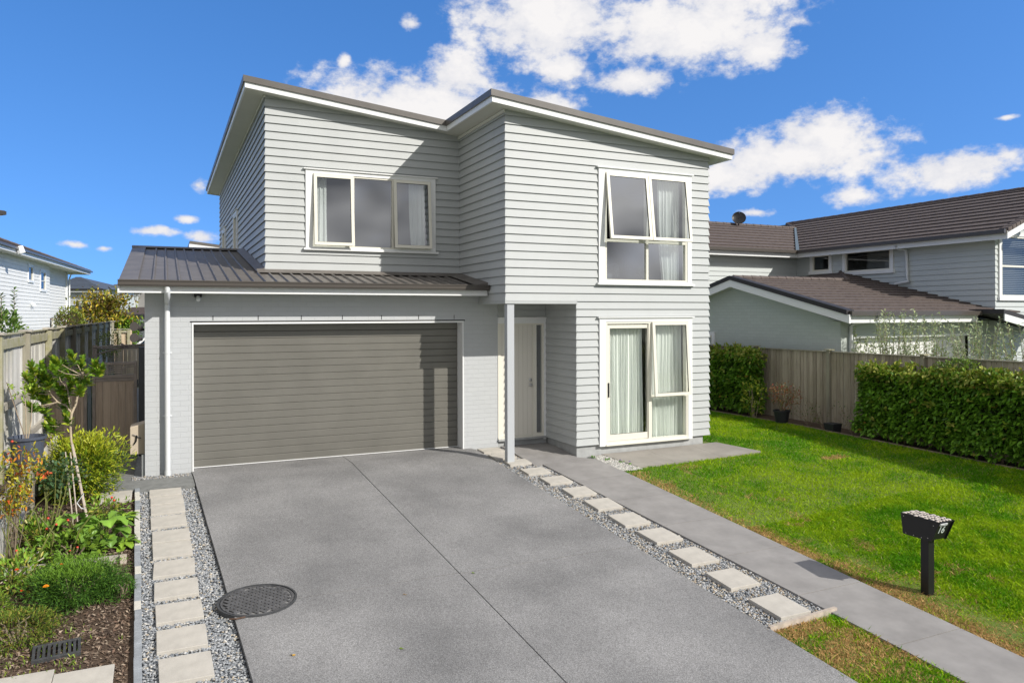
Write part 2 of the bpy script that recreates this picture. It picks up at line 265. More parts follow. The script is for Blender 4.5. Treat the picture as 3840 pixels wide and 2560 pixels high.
class MB:
    def __init__(s): s.v = []; s.f = []; s.m = []; s.mi = 0
    def quad(s, *p):
        i = len(s.v); s.v += [tuple(q) for q in p]; s.f.append(tuple(range(i, i+len(p)))); s.m.append(s.mi)
    def hexa(s, p):   # 8 points: bottom 4 ccw, top 4
        i = len(s.v); s.v += [tuple(q) for q in p]
        for f in ((0, 3, 2, 1), (4, 5, 6, 7), (0, 1, 5, 4), (1, 2, 6, 5), (2, 3, 7, 6), (3, 0, 4, 7)): s.f.append(tuple(i+k for k in f)); s.m.append(s.mi)
    def box(s, x0, x1, y0, y1, z0, z1):
        s.hexa([(x0, y0, z0), (x1, y0, z0), (x1, y1, z0), (x0, y1, z0), (x0, y0, z1), (x1, y0, z1), (x1, y1, z1), (x0, y1, z1)])
    def tube(s, pts, rad, n=8, cap=True):
        pts = [Vector(p) for p in pts]; rad = rad if isinstance(rad, (list, tuple)) else [rad]*len(pts)
        i0 = len(s.v); prev = None
        for k, p in enumerate(pts):
            d = (pts[min(k+1, len(pts)-1)]-pts[max(k-1, 0)]).normalized()
            a = d.cross(Vector((0, 0, 1)) if abs(d.z) < .9 else Vector((1, 0, 0))).normalized() if prev is None else (prev-d*prev.dot(d)).normalized()
            prev = a; b = d.cross(a)
            for j in range(n):
                t = 2*math.pi*j/n; s.v.append(tuple(p+(a*math.cos(t)+b*math.sin(t))*rad[k]))
        for k in range(len(pts)-1):
            for j in range(n):
                j2 = (j+1) % n; s.f.append((i0+k*n+j, i0+k*n+j2, i0+(k+1)*n+j2, i0+(k+1)*n+j)); s.m.append(s.mi)
        if cap:
            s.f.append(tuple(i0+j for j in range(n))[::-1]); s.m.append(s.mi); s.f.append(tuple(i0+(len(pts)-1)*n+j for j in range(n))); s.m.append(s.mi)
    def build(s, name, mats, parent=None, smooth=False, bevel=0):
        me = bpy.data.meshes.new(name); me.from_pydata(s.v, [], s.f); me.update()
        mats = mats if isinstance(mats, (list, tuple)) else [mats]
        for m_ in mats: me.materials.append(m_)
        if len(mats) > 1: me.polygons.foreach_set('material_index', s.m)
        if smooth:
            me.polygons.foreach_set('use_smooth', [True]*len(me.polygons))
            if hasattr(me, 'set_sharp_from_angle'): me.set_sharp_from_angle(angle=R(35))
        o = link(bpy.data.objects.new(name, me))
        if parent: o.parent = parent
        if bevel:
            b = o.modifiers.new('bevel', 'BEVEL'); b.width = bevel; b.segments = 2; b.limit_method = 'ANGLE'
        return o
def clip(poly, a, b, c):   # keep a*x+b*y<=c
    out = []
    for i in range(len(poly)):
        p, q = poly[i], poly[(i+1) % len(poly)]; dp = a*p[0]+b*p[1]-c; dq = a*q[0]+b*q[1]-c
        if dp <= 0: out.append(p)
        if (dp < 0 and dq > 0) or (dp > 0 and dq < 0):
            t = dp/(dp-dq); out.append((p[0]+(q[0]-p[0])*t, p[1]+(q[1]-p[1])*t))
    return out
def laps(mb, poly, O, U, V, Nn, cover, lo, hi, anchor=0., mitre=(None, None)):
    """lapped boards or tile courses over a convex 2-D polygon in frame (O,U,V,N)"""
    O, U, V, Nn = map(Vector, (O, U, V, Nn))
    v0, v1 = min(p[1] for p in poly), max(p[1] for p in poly)
    k = math.floor((v0-anchor)/cover)
    while anchor+k*cover < v1-1e-6:
        a, b = anchor+k*cover, anchor+(k+1)*cover; k += 1
        pl = clip(clip(poly, 0, 1, b), 0, -1, -a)
        if len(pl) < 3: continue
        def P(p, extra=0):
            f = (p[1]-a)/cover; l = lo*(1-f)+hi*f; u = p[0]
            if mitre[0] is not None and abs(u-mitre[0]) < 1e-5: u -= l
            if mitre[1] is not None and abs(u-mitre[1]) < 1e-5: u += l
            return O+U*u+V*p[1]+Nn*l
        mb.quad(*[P(p) for p in pl])
        for i in range(len(pl)):
            p, q = pl[i], pl[(i+1) % len(pl)]
            if abs(p[1]-a) < 1e-5 and abs(q[1]-a) < 1e-5:      # underside lip
                A, B = P(p), P(q)
                if cover > .2: mb.quad(A-Nn*(lo-.001), B-Nn*(lo-.001), B, A)
                else:      # thin drip edge with an open shadow slot behind it
                    s_ = V*.022; w1 = lo*.4; w2 = lo-.002
                    mb.quad(A-Nn*w1, B-Nn*w1, B, A); mb.quad(A-Nn*w1+s_, B-Nn*w1+s_, B-Nn*w1, A-Nn*w1); mb.quad(A-Nn*w2+s_, B-Nn*w2+s_, B-Nn*w1+s_, A-Nn*w1+s_); mb.quad(A-Nn*w2, B-Nn*w2, B-Nn*w2+s_, A-Nn*w2+s_)
def wall(mb, P0, d, n, Lw, z0, zt, openings=(), cover=.15, lo=.029, hi=.003, anchor=0., mitre=(True, True)):
    """weatherboard wall along d from P0; zt(u) top height; openings (u0,u1,z0,z1)"""
    us = sorted({0., Lw, *[o[0] for o in openings], *[o[1] for o in openings]})
    us = [u for u in us if 0 <= u <= Lw]
    for a, b in zip(us[:-1], us[1:]):
        if b-a < 1e-4: continue
        mid = (a+b)/2; blk = sorted([(o[2], o[3]) for o in openings if o[0] < mid < o[1]]); z = z0; segs = []
        for q0, q1 in blk:
            if q0 > z: segs.append((z, q0, False))
            z = max(z, q1)
        segs.append((z, None, True))
        for s0, s1, top in segs:
            poly = [(a, s0), (b, s0), (b, zt(b) if top else s1), (a, zt(a) if top else s1)]
            if poly[2][1] <= s0+.001 and poly[3][1] <= s0+.001: continue
            laps(mb, poly, (P0[0], P0[1], 0), (d[0], d[1], 0), (0, 0, 1), (n[0], n[1], 0), cover, lo, hi, anchor, (0. if mitre[0] else None, Lw if mitre[1] else None))
class Frame:   # box builder in a wall frame: u along wall, z up, o outward
    def __init__(s, P0, d, n, hinge=None, ang=0.):
        s.P = Vector((P0[0], P0[1], 0)); s.d = Vector((d[0], d[1], 0)); s.n = Vector((n[0], n[1], 0)); s.h = hinge; s.a = ang
    def pt(s, u, z, o):
        if s.h:   # rotate outward about horizontal hinge (z,o)
            hz, ho = s.h; dz, do = z-hz, o-ho; c_, s_ = math.cos(s.a), math.sin(s.a)
            z, o = hz+dz*c_+do*s_, ho+do*c_-dz*s_
        return s.P+s.d*u+s.n*o+Vector((0, 0, z))
    def box(s, mb, u0, u1, z0, z1, o0, o1):
        mb.hexa([s.pt(u0, z0, o1), s.pt(u1, z0, o1), s.pt(u1, z0, o0), s.pt(u0, z0, o0), s.pt(u0, z1, o1), s.pt(u1, z1, o1), s.pt(u1, z1, o0), s.pt(u0, z1, o0)])
    def ring(s, mb, u0, u1, z0, z1, o0, o1, w_, wb=None):
        wb = wb or w_
        s.box(mb, u0, u0+w_, z0, z1, o0, o1); s.box(mb, u1-w_, u1, z0, z1, o0, o1); s.box(mb, u0+w_, u1-w_, z0, z0+wb, o0+.0005, o1-.0005); s.box(mb, u0+w_, u1-w_, z1-w_, z1, o0+.0005, o1-.0005)
def hide_top(o): return o
# ------------------------------------------------------------------ the ground surface
def G(x, y):
    k = .089 if x <= 8 else max(.028, .089-.061*(x-8)/5.4)
    if y >= 13: return 0.
    return -(13-max(y, -3.))*k
def strip(name, xl, xr, ys, nx, off, mat_, skirt=.12, parent=None, kind='structure', gaps=None):
    mb = MB(); ys = list(ys)
    if ys[0] < 13 < ys[-1] and 13 not in ys: ys = sorted(ys+[13.])
    def rows(y): return [xl(y)+(xr(y)-xl(y))*i/nx for i in range(nx+1)]
    for a, b in zip(ys[:-1], ys[1:]):
        A, B = rows(a), rows(b)
        for i in range(nx):
            mb.quad((A[i], a, G(A[i], a)+off), (A[i+1], a, G(A[i+1], a)+off), (B[i+1], b, G(B[i+1], b)+off), (B[i], b, G(B[i], b)+off))
        if skirt:
            for X0, X1 in ((B[0], A[0]), (A[-1], B[-1])):
                y0, y1 = (b, a) if X0 == B[0] else (a, b)
                mb.quad((X0, y0, G(X0, y0)+off), (X1, y1, G(X1, y1)+off), (X1, y1, G(X1, y1)+off-skirt), (X0, y0, G(X0, y0)+off-skirt))
    if skirt:
        for y, fl in ((ys[0], 1), (ys[-1], 0)):
            X = rows(y)
            for i in range(nx):
                p = [(X[i], y, G(X[i], y)+off), (X[i], y, G(X[i], y)+off-skirt), (X[i+1], y, G(X[i+1], y)+off-skirt), (X[i+1], y, G(X[i+1], y)+off)]
                mb.quad(*(p if fl else p[::-1]))
    if name is None: return mb
    o = mb.build(name, mat_, parent)
    return tag(o, kind=kind)
fr_ = lambda a, b, n: [a+(b-a)*i/n for i in range(n+1)]
# base ground: reaches the horizon; steps up behind the retaining wall on the left
mb = MB(); xs = [-900, -300, -120, -60, -30, -15, -6, -1.74, -1.70, 0, 2, 4, 6, 8, 9.35, 10.7, 12.05, 13.4, 14.3, 20, 40, 80, 200, 900]
ysg = [-900, -200, -40, -12, -3, 0, 4, 8, 11, 13, 20, 40, 90, 250, 1500]
def gz(x, y): return (.50 if x < -1.72 and y > 6 else (G(-2, y)+.9 if x < -1.72 else G(x, y)))-.075
for i in range(len(xs)-1):
    for j in range(len(ysg)-1):
        mb.quad(*[(x, y, gz(x, y)) for x, y in ((xs[i], ysg[j]), (xs[i+1], ysg[j]), (xs[i+1], ysg[j+1]), (xs[i], ysg[j+1]))])
tag(mb.build('ground', M['far']), kind='structure')
DL = lambda y: .41+.041*(13.4-y); DR = lambda y: 5.36+.031*(13.4-y); DM = lambda y: 2.95+.03*(13.4-y)
PL = lambda y: 6.10+.066*(12.6-y) if y > 7 else 6.47+.05*(7-y); PR = lambda y: 7.27+.036*(12.6-y)
ER = lambda y: -.38+.03*(13-y)   # garden edging line
# driveway: four slabs with open joints
mb = MB()
for xl, xr, y0, y1 in ((DL, lambda y: DM(y)-.006, 8.148, 13.62), (lambda y: DM(y)+.006, DR, 8.128, 13.62), (DL, lambda y: DM(y)-.006, -3.5, 8.133), (lambda y: DM(y)+.006, DR, -3.5, 8.113)):
    s_ = strip(None, xl, xr, fr_(y0, y1, 5), 2, .035, None)
    i = len(mb.v); mb.v += s_.v; mb.f += [tuple(i+k for k in f) for f in s_.f]; mb.m += s_.m
tag(mb.build('driveway', M['drive']), kind='structure')
strip('driveway_base', lambda y: DL(y)+.01, lambda y: DR(y)-.01, fr_(-3.5, 13.6, 6), 1, -.01, M['dark'], 0)
strip('footpath', lambda y: -20, lambda y: 40, [-7, -5], 1, .02, M['pathc'], .05)
strip('road', lambda y: -80, lambda y: 80, [-16, -7.3], 1, -.05, M['drive'], 0)
# entry path slabs
mb = MB(); jy = [2.0, 3.4, 5.095, 6.29, 7.465, 8.63, 9.78, 10.86, 11.9]
for a, b in zip(jy[:-1], jy[1:]):
    s_ = strip(None, PL, PR, fr_(a+.007, b-.007, 2), 2, .02, None); i = len(mb.v); mb.v += s_.v; mb.f += [tuple(i+k for k in f) for f in s_.f]; mb.m += s_.m
s_ = strip(None, lambda y: 5.98, lambda y: 6.99 if y > 12.1 else PR(y), [11.908, 12.12, 12.16, 13.38], 3, .02, None); i = len(mb.v); mb.v += s_.v; mb.f += [tuple(i+k for k in f) for f in s_.f]; mb.m += s_.m
tag(mb.build('entry_path', M['pathc']), kind='structure')
strip('path_base', lambda y: PL(y)+.01, lambda y: PR(y)-.01, fr_(2, 12, 6), 1, -.02, M['dark'], 0)
mb = MB()
for xl, xr in ((lambda y: 7.44+.28*(12.57-y)/1.37, lambda y: 8.545), (lambda y: 8.55, lambda y: 9.61), (lambda y: 9.615, lambda y: 10.15+.44*(12.57-y)/1.37)):
    s_ = strip(None, xl, xr, [11.2, 11.88, 12.14], 2, .03, None); i = len(mb.v); mb.v += s_.v; mb.f += [tuple(i+k for k in f) for f in s_.f]; mb.m += s_.m
tag(mb.build('patio', M['patio']), kind='structure')
strip('side_path', lambda y: -1.2, lambda y: -.45, [13.1, 30], 1, .01, M['strip'])
strip('side_apron', lambda y: -1.0, lambda y: DL(y)-.015, [12.52, 13.06], 2, .03, M['strip'])
# ------------------------------------------------------------------ pebble beds
ico = None
def ico_sphere():
    t = (1+5**.5)/2
    v = np.array([(-1, t, 0), (1, t, 0), (-1, -t, 0), (1, -t, 0), (0, -1, t), (0, 1, t), (0, -1, -t), (0, 1, -t), (t, 0, -1), (t, 0, 1), (-t, 0, -1), (-t, 0, 1)], float); v /= np.linalg.norm(v[0])
    f = np.array([(0, 11, 5), (0, 5, 1), (0, 1, 7), (0, 7, 10), (0, 10, 11), (1, 5, 9), (5, 11, 4), (11, 10, 2), (10, 7, 6), (7, 1, 8), (3, 9, 4), (3, 4, 2), (3, 2, 6), (3, 6, 8), (3, 8, 9), (4, 9, 5), (2, 4, 11), (6, 2, 10), (8, 6, 7), (9, 8, 1)])
    return v, f
IV, IF = ico_sphere()
def pebbles(name, region, n, off, pal, size, label, cat, kind='stuff'):
    x0, x1, y0, y1, test = region
    X = rng.uniform(x0, x1, n*3); Y = rng.uniform(y0, y1, n*3); ok = test(X, Y); X, Y = X[ok][:n], Y[ok][:n]; m = len(X)
    Z = np.array([G(a, b) for a, b in zip(X, Y)])+off+rng.uniform(0, .012, m)
    s = rng.uniform(.7, 1.35, (m, 1))*size; S = s*np.stack([rng.uniform(.8, 1.3, m), rng.uniform(.55, .85, m), rng.uniform(.28, .5, m)], 1)
    a, tz = rng.uniform(0, 6.28, m), rng.uniform(-.45, .45, m)
    P = IV[None]*S[:, None]*(1+rng.uniform(-.12, .12, (m, 12, 1)))
    ct, st = np.cos(tz)[:, None], np.sin(tz)[:, None]; y_, z_ = P[..., 0]*ct-P[..., 2]*st, P[..., 0]*st+P[..., 2]*ct; P = np.stack([y_, P[..., 1], z_], -1)
    ca, sa = np.cos(a)[:, None], np.sin(a)[:, None]; P = np.stack([P[..., 0]*ca-P[..., 1]*sa, P[..., 0]*sa+P[..., 1]*ca, P[..., 2]], -1)
    P += np.stack([X, Y, Z], 1)[:, None]
    F = (IF[None]+np.arange(m)[:, None, None]*12).reshape(-1, 3)
    pal = np.array(pal); c = pal[rng.integers(0, len(pal), m)]*rng.uniform(.75, 1.25, (m, 1))
    o = fast_mesh(name, P.reshape(-1, 3), F, M['pebble'], cols=np.repeat(c, 12, 0), smooth=True)
    return tag(o, label, cat, kind=kind)
GREY = [(.27, .285, .30)]*5+[(.36, .37, .38)]*4+[(.20, .215, .235)]*3+[(.36, .36, .35), (.42, .36, .27), (.5, .48, .44)]
PALE = [(.46, .45, .42)]*3+[(.55, .54, .50)]*2+[(.34, .34, .33), (.40, .37, .33)]
WGRY = GREY+[(.30, .24, .17), (.38, .34, .28)]*2
vER = np.vectorize(ER); vDL = np.vectorize(DL); vDR = np.vectorize(DR); vPL = np.vectorize(PL); vPR = np.vectorize(PR)
def MBT(): return MB()
strip('gravel_bed_base', lambda y: ER(y)+.02, lambda y: DL(y)-.005, fr_(3, 12.5, 6), 1, -.022, M['edging'], 0)
pebbles('pebble_bed', (-.4, .95, 4.2, 12.5, lambda x, y: (x > vER(y)+.03) & (x < vDL(y)-.01) & ((x-.87)**2/.14+(y-8.24)**2/.13 > 1.02)), 15500, -.012, GREY, .0155, 'grey river pebbles between the garden edging and the driveway', 'pebbles')
strip('gravel_bed_base', lambda y: DR(y)+.005, lambda y: PL(y)-.005, fr_(5.83, 13.3, 6), 1, -.022, M['edging'], 0)
pebbles('pebble_bed', (5.3, 6.65, 5.85, 13.3, lambda x, y: (x > vDR(y)+.01) & (x < np.where(y > 12.55, 5.97, vPL(y)-.01)) ), 14500, -.008, WGRY, .0155, 'grey river pebbles between the driveway and the entry path', 'pebbles')
strip('flower_bed_base', lambda y: PR(y)+.005, lambda y: 7.44+.28*(12.57-y)/1.37-.005, [11.2, 12.14], 1, -.01, M['edging'], 0)
pebbles('pebble_bed', (7.2, 7.8, 11.1, 12.14, lambda x, y: (x > vPR(y)-.02) & (x < 7.44+.28*(12.57-y)/1.37)), 2300, .008, PALE, .015, 'pale pebbles in the narrow flower bed beside the patio', 'pebbles')
pebbles('pebble_strip', (-.46, .4, 13.06, 13.38, lambda x, y: (y > 13.05) & (y < 13.38)), 800, .012, WGRY, .013, 'thin line of brown pebbles along the foot of the brick pier', 'pebbles')
strip('gravel_side_base', lambda y: -.46, lambda y: -.285, [13.38, 20], 1, .0, M['edging'], 0)
# ------------------------------------------------------------------ stepping stones
stn = ['first', 'second', 'third', 'fourth', 'fifth', 'sixth', 'seventh', 'eighth', 'ninth', 'tenth', 'eleventh', 'twelfth']
def slab(x0, x1, y0, y1, th, label, group, skew=.0, off=.03, name='stepping_stone', cat='stepping stone', m_='paver'):
    cx, cy = (x0+x1)/2, (y0+y1)/2; gzv = G(cx, cy); mb = MB(); k = (G(cx, y1)-G(cx, y0))/(y1-y0); hx, hy = (x1-x0)/2, (y1-y0)/2
    p = [(-hx+skew*hy, -hy, -k*hy), (hx+skew*hy, -hy, -k*hy), (hx-skew*hy, hy, k*hy), (-hx-skew*hy, hy, k*hy)]
    mb.hexa([(a, b, c+off-th) for a, b, c in p]+[(a, b, c+off) for a, b, c in p])
    o = mb.build(name, M[m_], bevel=.004); o.location = (cx, cy, gzv); return tag(o, label, cat, group)
LS = [(-.201, 12.48, 12.16), (-.181, 12.083, 11.774), (-.171, 11.691, 11.357), (-.165, 11.242, 10.825), (-.14, 10.674, 10.278), (-.129, 10.22, 9.776), (-.115, 9.649, 9.221), (-.101, 9.068, 8.652), (-.082, 8.501, 8.092), (-.07, 7.938, 7.518), (-.048, 7.391, 6.96)]
for i, (x, yb, yf) in enumerate(LS):
    slab(x, x+.435, yf, yb, .06, f'cream square paver, {stn[i]} from the garage in the row left of the driveway', 'square pavers left of the driveway', random.uniform(-.02, .03))
for y in (6.4, 5.85): slab(-.03, .4, y, y+.42, .06, 'cream square paver below the frame in the row left of the driveway', 'square pavers left of the driveway')
RS = [(5.42, 13.22, 12.87), (5.45, 12.74, 12.42), (5.55, 12.285, 11.99), (5.61, 11.709, 11.38), (5.71, 11.153, 10.79), (5.775, 10.526, 10.13), (5.815, 9.9, 9.465), (5.82, 9.211, 8.76), (5.865, 8.547, 8.10), (5.855, 7.831, 7.37), (5.862, 7.12, 6.67), (5.874, 6.395, 5.93)]
for i, (x, yb, yf) in enumerate(RS):
    slab(x, x+.43, yf, yb, .06, f'cream square paver, {stn[i]} from the house in the row beside the entry path', 'square pavers beside the entry path', random.uniform(-.02, .04), .038)
slab(-1.7, -.865, 6.9, 7.545, .05, 'pale paving slab at the bottom left corner, left of the seam', 'paving slabs in the garden bed', .0, .03, 'paving_slab', 'paving slab')
slab(-.86, -.40, 6.9, 7.455, .05, 'pale paving slab at the bottom of the garden bed, right of the seam', 'paving slabs in the garden bed', .0, .03, 'paving_slab', 'paving slab')
slab(-.84, -.43, 12.09, 12.46, .09, 'cream block laid at the head of the garden bed beside the side path', None, 0, .06, 'paving_block', 'paving block')
mb = MB(); y = 4.5
while y < 12.5:
    ln = random.choice((.2, .22, .24)); x = ER(y); mb.mi = 1 if (y > 10.1 and random.random() < .75) or random.random() < .12 else 0; j = random.uniform(-.004, .004)
    mb.hexa([(x-.035+j, y, G(x, y)-.06), (x+.03+j, y, G(x, y)-.06), (ER(y+ln)+.03+j, y+ln-.006, G(x, y+ln)-.06), (ER(y+ln)-.035+j, y+ln-.006, G(x, y+ln)-.06), (x-.035+j, y, G(x, y)+.055), (x+.03+j, y, G(x, y)+.055), (ER(y+ln)+.03+j, y+ln-.006, G(x, y+ln)+.055), (ER(y+ln)-.035+j, y+ln-.006, G(x, y+ln)+.055)]); y += ln
tag(mb.build('garden_edging', [M['edging'], M['edging2']], bevel=.004), 'row of grey and cream edging blocks between garden bed and pebbles', 'edging')
mb = MB(); mb.hexa([(5.60, 5.79, -.70), (6.62, 5.86, -.70), (6.62, 5.90, -.70), (5.60, 5.83, -.70), (5.60, 5.79, -.59), (6.62, 5.86, -.585), (6.62, 5.90, -.585), (5.60, 5.83, -.59)])
tag(mb.build('timber_edging', M['stake']), 'pale timber edging board across the end of the pebbles by the entry path', 'edging')
# manhole
o = empty('manhole_cover', (.885, 8.24, G(.885, 8.24)+.035), 'round black cast iron manhole cover at the left edge of the driveway', 'manhole cover'); o.rotation_euler = (math.atan(.089), 0, 0)
mb = MB(); n = 40
ring = lambda r, z: [(r*1.08*math.cos(2*math.pi*i/n), r*math.sin(2*math.pi*i/n), z) for i in range(n)]
rs = [ring(.37, -.05), ring(.37, .012), ring(.352, .014), ring(.35, .0), ring(.345, -.04)]
for a, b in zip(rs[:-1], rs[1:]):
    for i in range(n): mb.quad(a[i], a[(i+1) % n], b[(i+1) % n], b[i])
mb.build('rim', M['metalgrate'], o, True)
mb = MB(); mb.quad(*ring(.348, -.004)); a_, b_ = ring(.338, .008), ring(.338, -.004); c_ = ring(.320, .008)
for i in range(n): mb.quad(b_[i], b_[(i+1) % n], a_[(i+1) % n], a_[i]); mb.quad(a_[i], a_[(i+1) % n], c_[(i+1) % n], c_[i])
ca, sa = math.cos(.62), math.sin(.62)
for i in range(-9, 10):
    for j in range(-9, 10):
        x, y = i*.049, j*.049
        if (x*x+y*y) > .096: continue
        for horiz in (0, 1):
            if (i+j) % 2 != horiz: continue
            a, b = (.036, .012) if horiz else (.012, .036)
            q = [((x+u)*ca-(y+v)*sa, (x+u)*sa+(y+v)*ca) for u, v in ((-a, -b), (a, -b), (a, b), (-a, b))]
            mb.hexa([(p[0]*1.08, p[1], -.005) for p in q]+[(p[0]*1.08, p[1], .012) for p in q])
mb.build('lid', M['lid'], o)
mb = MB(); mb.tube([(-.30, -.32, .0), (-.24, -.36, .012), (-.16, -.35, .012), (-.15, -.31, .0)], .008, 6); mb.build('handle', M['rust'], o)
# drain grate
o = empty('drain_grate', (-.89, 7.91, G(-.89, 7.91)+.02), 'black slotted drain grate set in the mulch of the garden bed', 'drain grate', R(4)); o.rotation_euler = (math.atan(.089), 0, R(5))
mb = MB(); mb.box(-.19, .19, -.155, -.125, -.05, .018); mb.box(-.19, .19, .10, .13, -.05, .018); mb.box(-.19, -.165, -.125, .10, -.05, .018); mb.box(.165, .19, -.125, .10, -.05, .018); mb.build('frame', M['metalgrate'], o, bevel=.003)
mb = MB()
for i in range(8): mb.box(-.15+i*.04, -.128+i*.04, -.125, .10, -.02, .014)
mb.build('bars', M['metalgrate'], o); mb = MB(); mb.box(-.165, .165, -.125, .10, -.05, -.045); mb.build('pit', M['dark'], o)
# ------------------------------------------------------------------ main house
WORLD = {}
def wempty(name, loc, label, cat, rz=0, group=None):
    o = empty(name, loc, label, cat, rz, group); WORLD[o.name] = (Matrix.Translation(loc) @ Matrix.Rotation(rz, 4, 'Z')).inverted(); return o
_b = MB.build
def build_w(s, name, mats, parent=None, smooth=False, bevel=0):
    o = _b(s, name, mats, parent, smooth, bevel)
    if parent and parent.name in WORLD: o.matrix_parent_inverse = WORLD[parent.name]
    return o
MB.build = build_w
_f = fast_mesh
def fast_mesh(name, V, F, mat_, parent=None, cols=None, smooth=False):
    o = _f(name, V, F, mat_, parent, cols, smooth)
    if parent and parent.name in WORLD: o.matrix_parent_inverse = WORLD[parent.name]
    return o
H = wempty('house', (5, 13, 0), 'two storey house with pale grey weatherboards, grey garage door and sloping roof', 'house')
SF = lambda x: 6.31-.104*(x-5.17)          # soffit height along the slope
UPA, UPC, LOA, LOC = 2.849, .1508, .141, .1425
X1, X2, X3, X4 = 1.717, 5.545, 7.0, 10.09; YA, YB, YC = 12.15, 13.38, 14.45
W_UL = (2.56, 4.91, 3.90, 5.29); W_UR = (7.60, 9.54, 3.23, 5.31); W_LR = (7.61, 9.55, .10, 2.46)
mb = MB()
e_ = .01
wall(mb, (X1, YC), (1, 0), (0, -1), X2-X1, 3.42, lambda u: SF(X1+u)+.0, [(W_UL[0]-X1-e_, W_UL[1]-X1+e_, W_UL[2]-e_, W_UL[3]+e_)], UPC, anchor=UPA, mitre=(True, False))
mb.build('weatherboard_wall', M['board'], H)['label'] = 'set back upper wall above the garage roof'; mb = MB()
wall(mb, (X2, YA), (1, 0), (0, -1), X4-X2, 2.849, lambda u: SF(X2+u), [(W_UR[0]-X2-e_, W_UR[1]-X2+e_, W_UR[2]-e_, W_UR[3]+e_)], UPC, anchor=UPA)
wall(mb, (X3, YA), (1, 0), (0, -1), X4-X3, .141, lambda u: 2.849, [(W_LR[0]-X3-e_, W_LR[1]-X3+e_, -1, W_LR[3]+e_)], LOC, anchor=LOA)
mb.build('weatherboard_wall', M['board'], H)['label'] = 'front wall right of the entry'
mb = MB()
wall(mb, (X2, YC), (0, -1), (-1, 0), YC-YA, 2.849, lambda u: SF(X2), [], UPC, anchor=UPA, mitre=(False, True))
wall(mb, (X3, YB+.01), (0, -1), (-1, 0), YB+.01-YA, .141, lambda u: 2.849, [], LOC, anchor=LOA, mitre=(False, True))
wall(mb, (X1, 26.8), (0, -1), (-1, 0), 26.8-YC, 3.1, lambda u: SF(X1), [(26.8-21.05, 26.8-20.15, 2.5, 5.2), (26.8-25.2, 26.8-24.2, 2.5, 5.2)], UPC, anchor=UPA)
wall(mb, (X4, YA), (0, 1), (1, 0), 26.8-YA, .141, lambda u: 2.849, [], LOC, anchor=LOA)
wall(mb, (X4, YA), (0, 1), (1, 0), 26.8-YA, 2.849, lambda u: SF(X4), [], UPC, anchor=UPA)
wall(mb, (X4, 26.8), (-1, 0), (0, 1), X4-X1, .141, lambda u: SF(X4-u), [], UPC, anchor=UPA)
wall(mb, (5.93, YB+.012), (1, 0), (0, -1), X3-5.93, 2.56, lambda u: 2.83, [], LOC, anchor=LOA, mitre=(False, False))
mb.build('side_weatherboards', M['board'], H)
# foundation
mb = MB(); mb.box(X3+.01, X4-.12, YA+.03, YA+.2, -.3, .15); mb.box(X3+.02, X3+.2, YA+.2, YB, -.3, .15); mb.box(5.93, X3+.02, YB+.03, YB+.2, -.2, .13); mb.box(X4-.3, X4-.12, YA+.2, 26.7, -.3, .15)
mb.build('foundation', M['conc'], H)
# soffit over entry, beam, mouldings
mb = MB(); mb.box(5.56, X3+.01, YA+.02, YB, 2.81, 2.83); mb.build('porch_ceiling', M['soffit'], H)
mb = MB(); mb.box(X2-.025, X3-.0, YA-.025, YA+.02, 2.80, 2.852); mb.box(X2-.025, X2+.015, YA+.02, YB, 2.80, 2.852); mb.build('beam_trim', M['board'], H)
mb = MB(); mb.box(5.57, 5.71, YA, YA+.12, -.06, 2.81); mb.build('porch_post', M['post'], H, bevel=.004)
# brick garage wall with the door opening
GX0, GX1, GZ1 = .42, 5.21, 2.49
mb = MB(); Y0_, Y1_ = YB, YB+.27
mb.box(-.28, GX0, Y0_, Y1_, -.2, 2.98); mb.box(GX1, 5.93, Y0_, Y1_, -.2, 2.98); mb.box(GX0, GX1, Y0_, Y1_, GZ1, 2.98)
mb.box(-.28, -.02, Y1_, 18.7, -.2, 3.1)
mb.build('brick_wall', M['brickpaint'], H)
for a, b, z in ((5.4, 5.934, .02), (-.284, .4, -.0)): mb = MB(); mb.box(a, b, YB-.006, YB+.1, -.2, z); mb.build('wall_footing', M['conc'], H)
for x in (.742, 1.46, 2.178, 2.893, 3.606, 4.313, 5.02): mb = MB(); mb.box(x-.006, x+.006, YB-.002, YB+.03, GZ1+.03, GZ1+.11); mb.build('weep_slot', M['black'], H)
mb = MB(); mb.box(GX0-.03, GX1+.03, YB-.004, YB+.02, GZ1-.004, GZ1+.018); mb.build('lintel', M['black'], H)
mb = MB(); mb.box(GX0, GX0+.022, YB-.012, Y1_+.02, .03, GZ1-.005); mb.box(GX1-.022, GX1, YB-.012, Y1_+.02, .03, GZ1-.005); mb.box(GX0+.022, GX1-.022, YB-.012, Y1_+.02, GZ1-.035, GZ1-.005); mb.build('garage_door_frame', M['white'], H)
gd = MB(); z = .045; nr = 19; hh = (2.46-.045)/nr
prof = []
for i in range(nr):
    a = z+i*hh; prof += [(a, .013), (a+.004, .0), (a+hh-.017, .0), (a+hh-.002, .013)]
prof.append((2.46, .006))
for (a, o1), (b, o2) in zip(prof[:-1], prof[1:]): gd.quad((GX0+.02, Y1_+o1, a), (GX1-.02, Y1_+o1, a), (GX1-.02, Y1_+o2, b), (GX0+.02, Y1_+o2, b))
g = gd.build('garage_door', M['gdoor'], H); g['label'] = 'wide dark grey garage door with horizontal ribs'
mb = MB(); mb.box(GX0+.02, GX1-.02, Y1_-.012, Y1_+.01, .038, .050); mb.build('weather_seal', M['white'], g); mb = MB(); mb.box(GX0, GX1, Y1_+.03, Y1_+.06, 0, 2.6); mb.build('door_backing', M['black'], g)
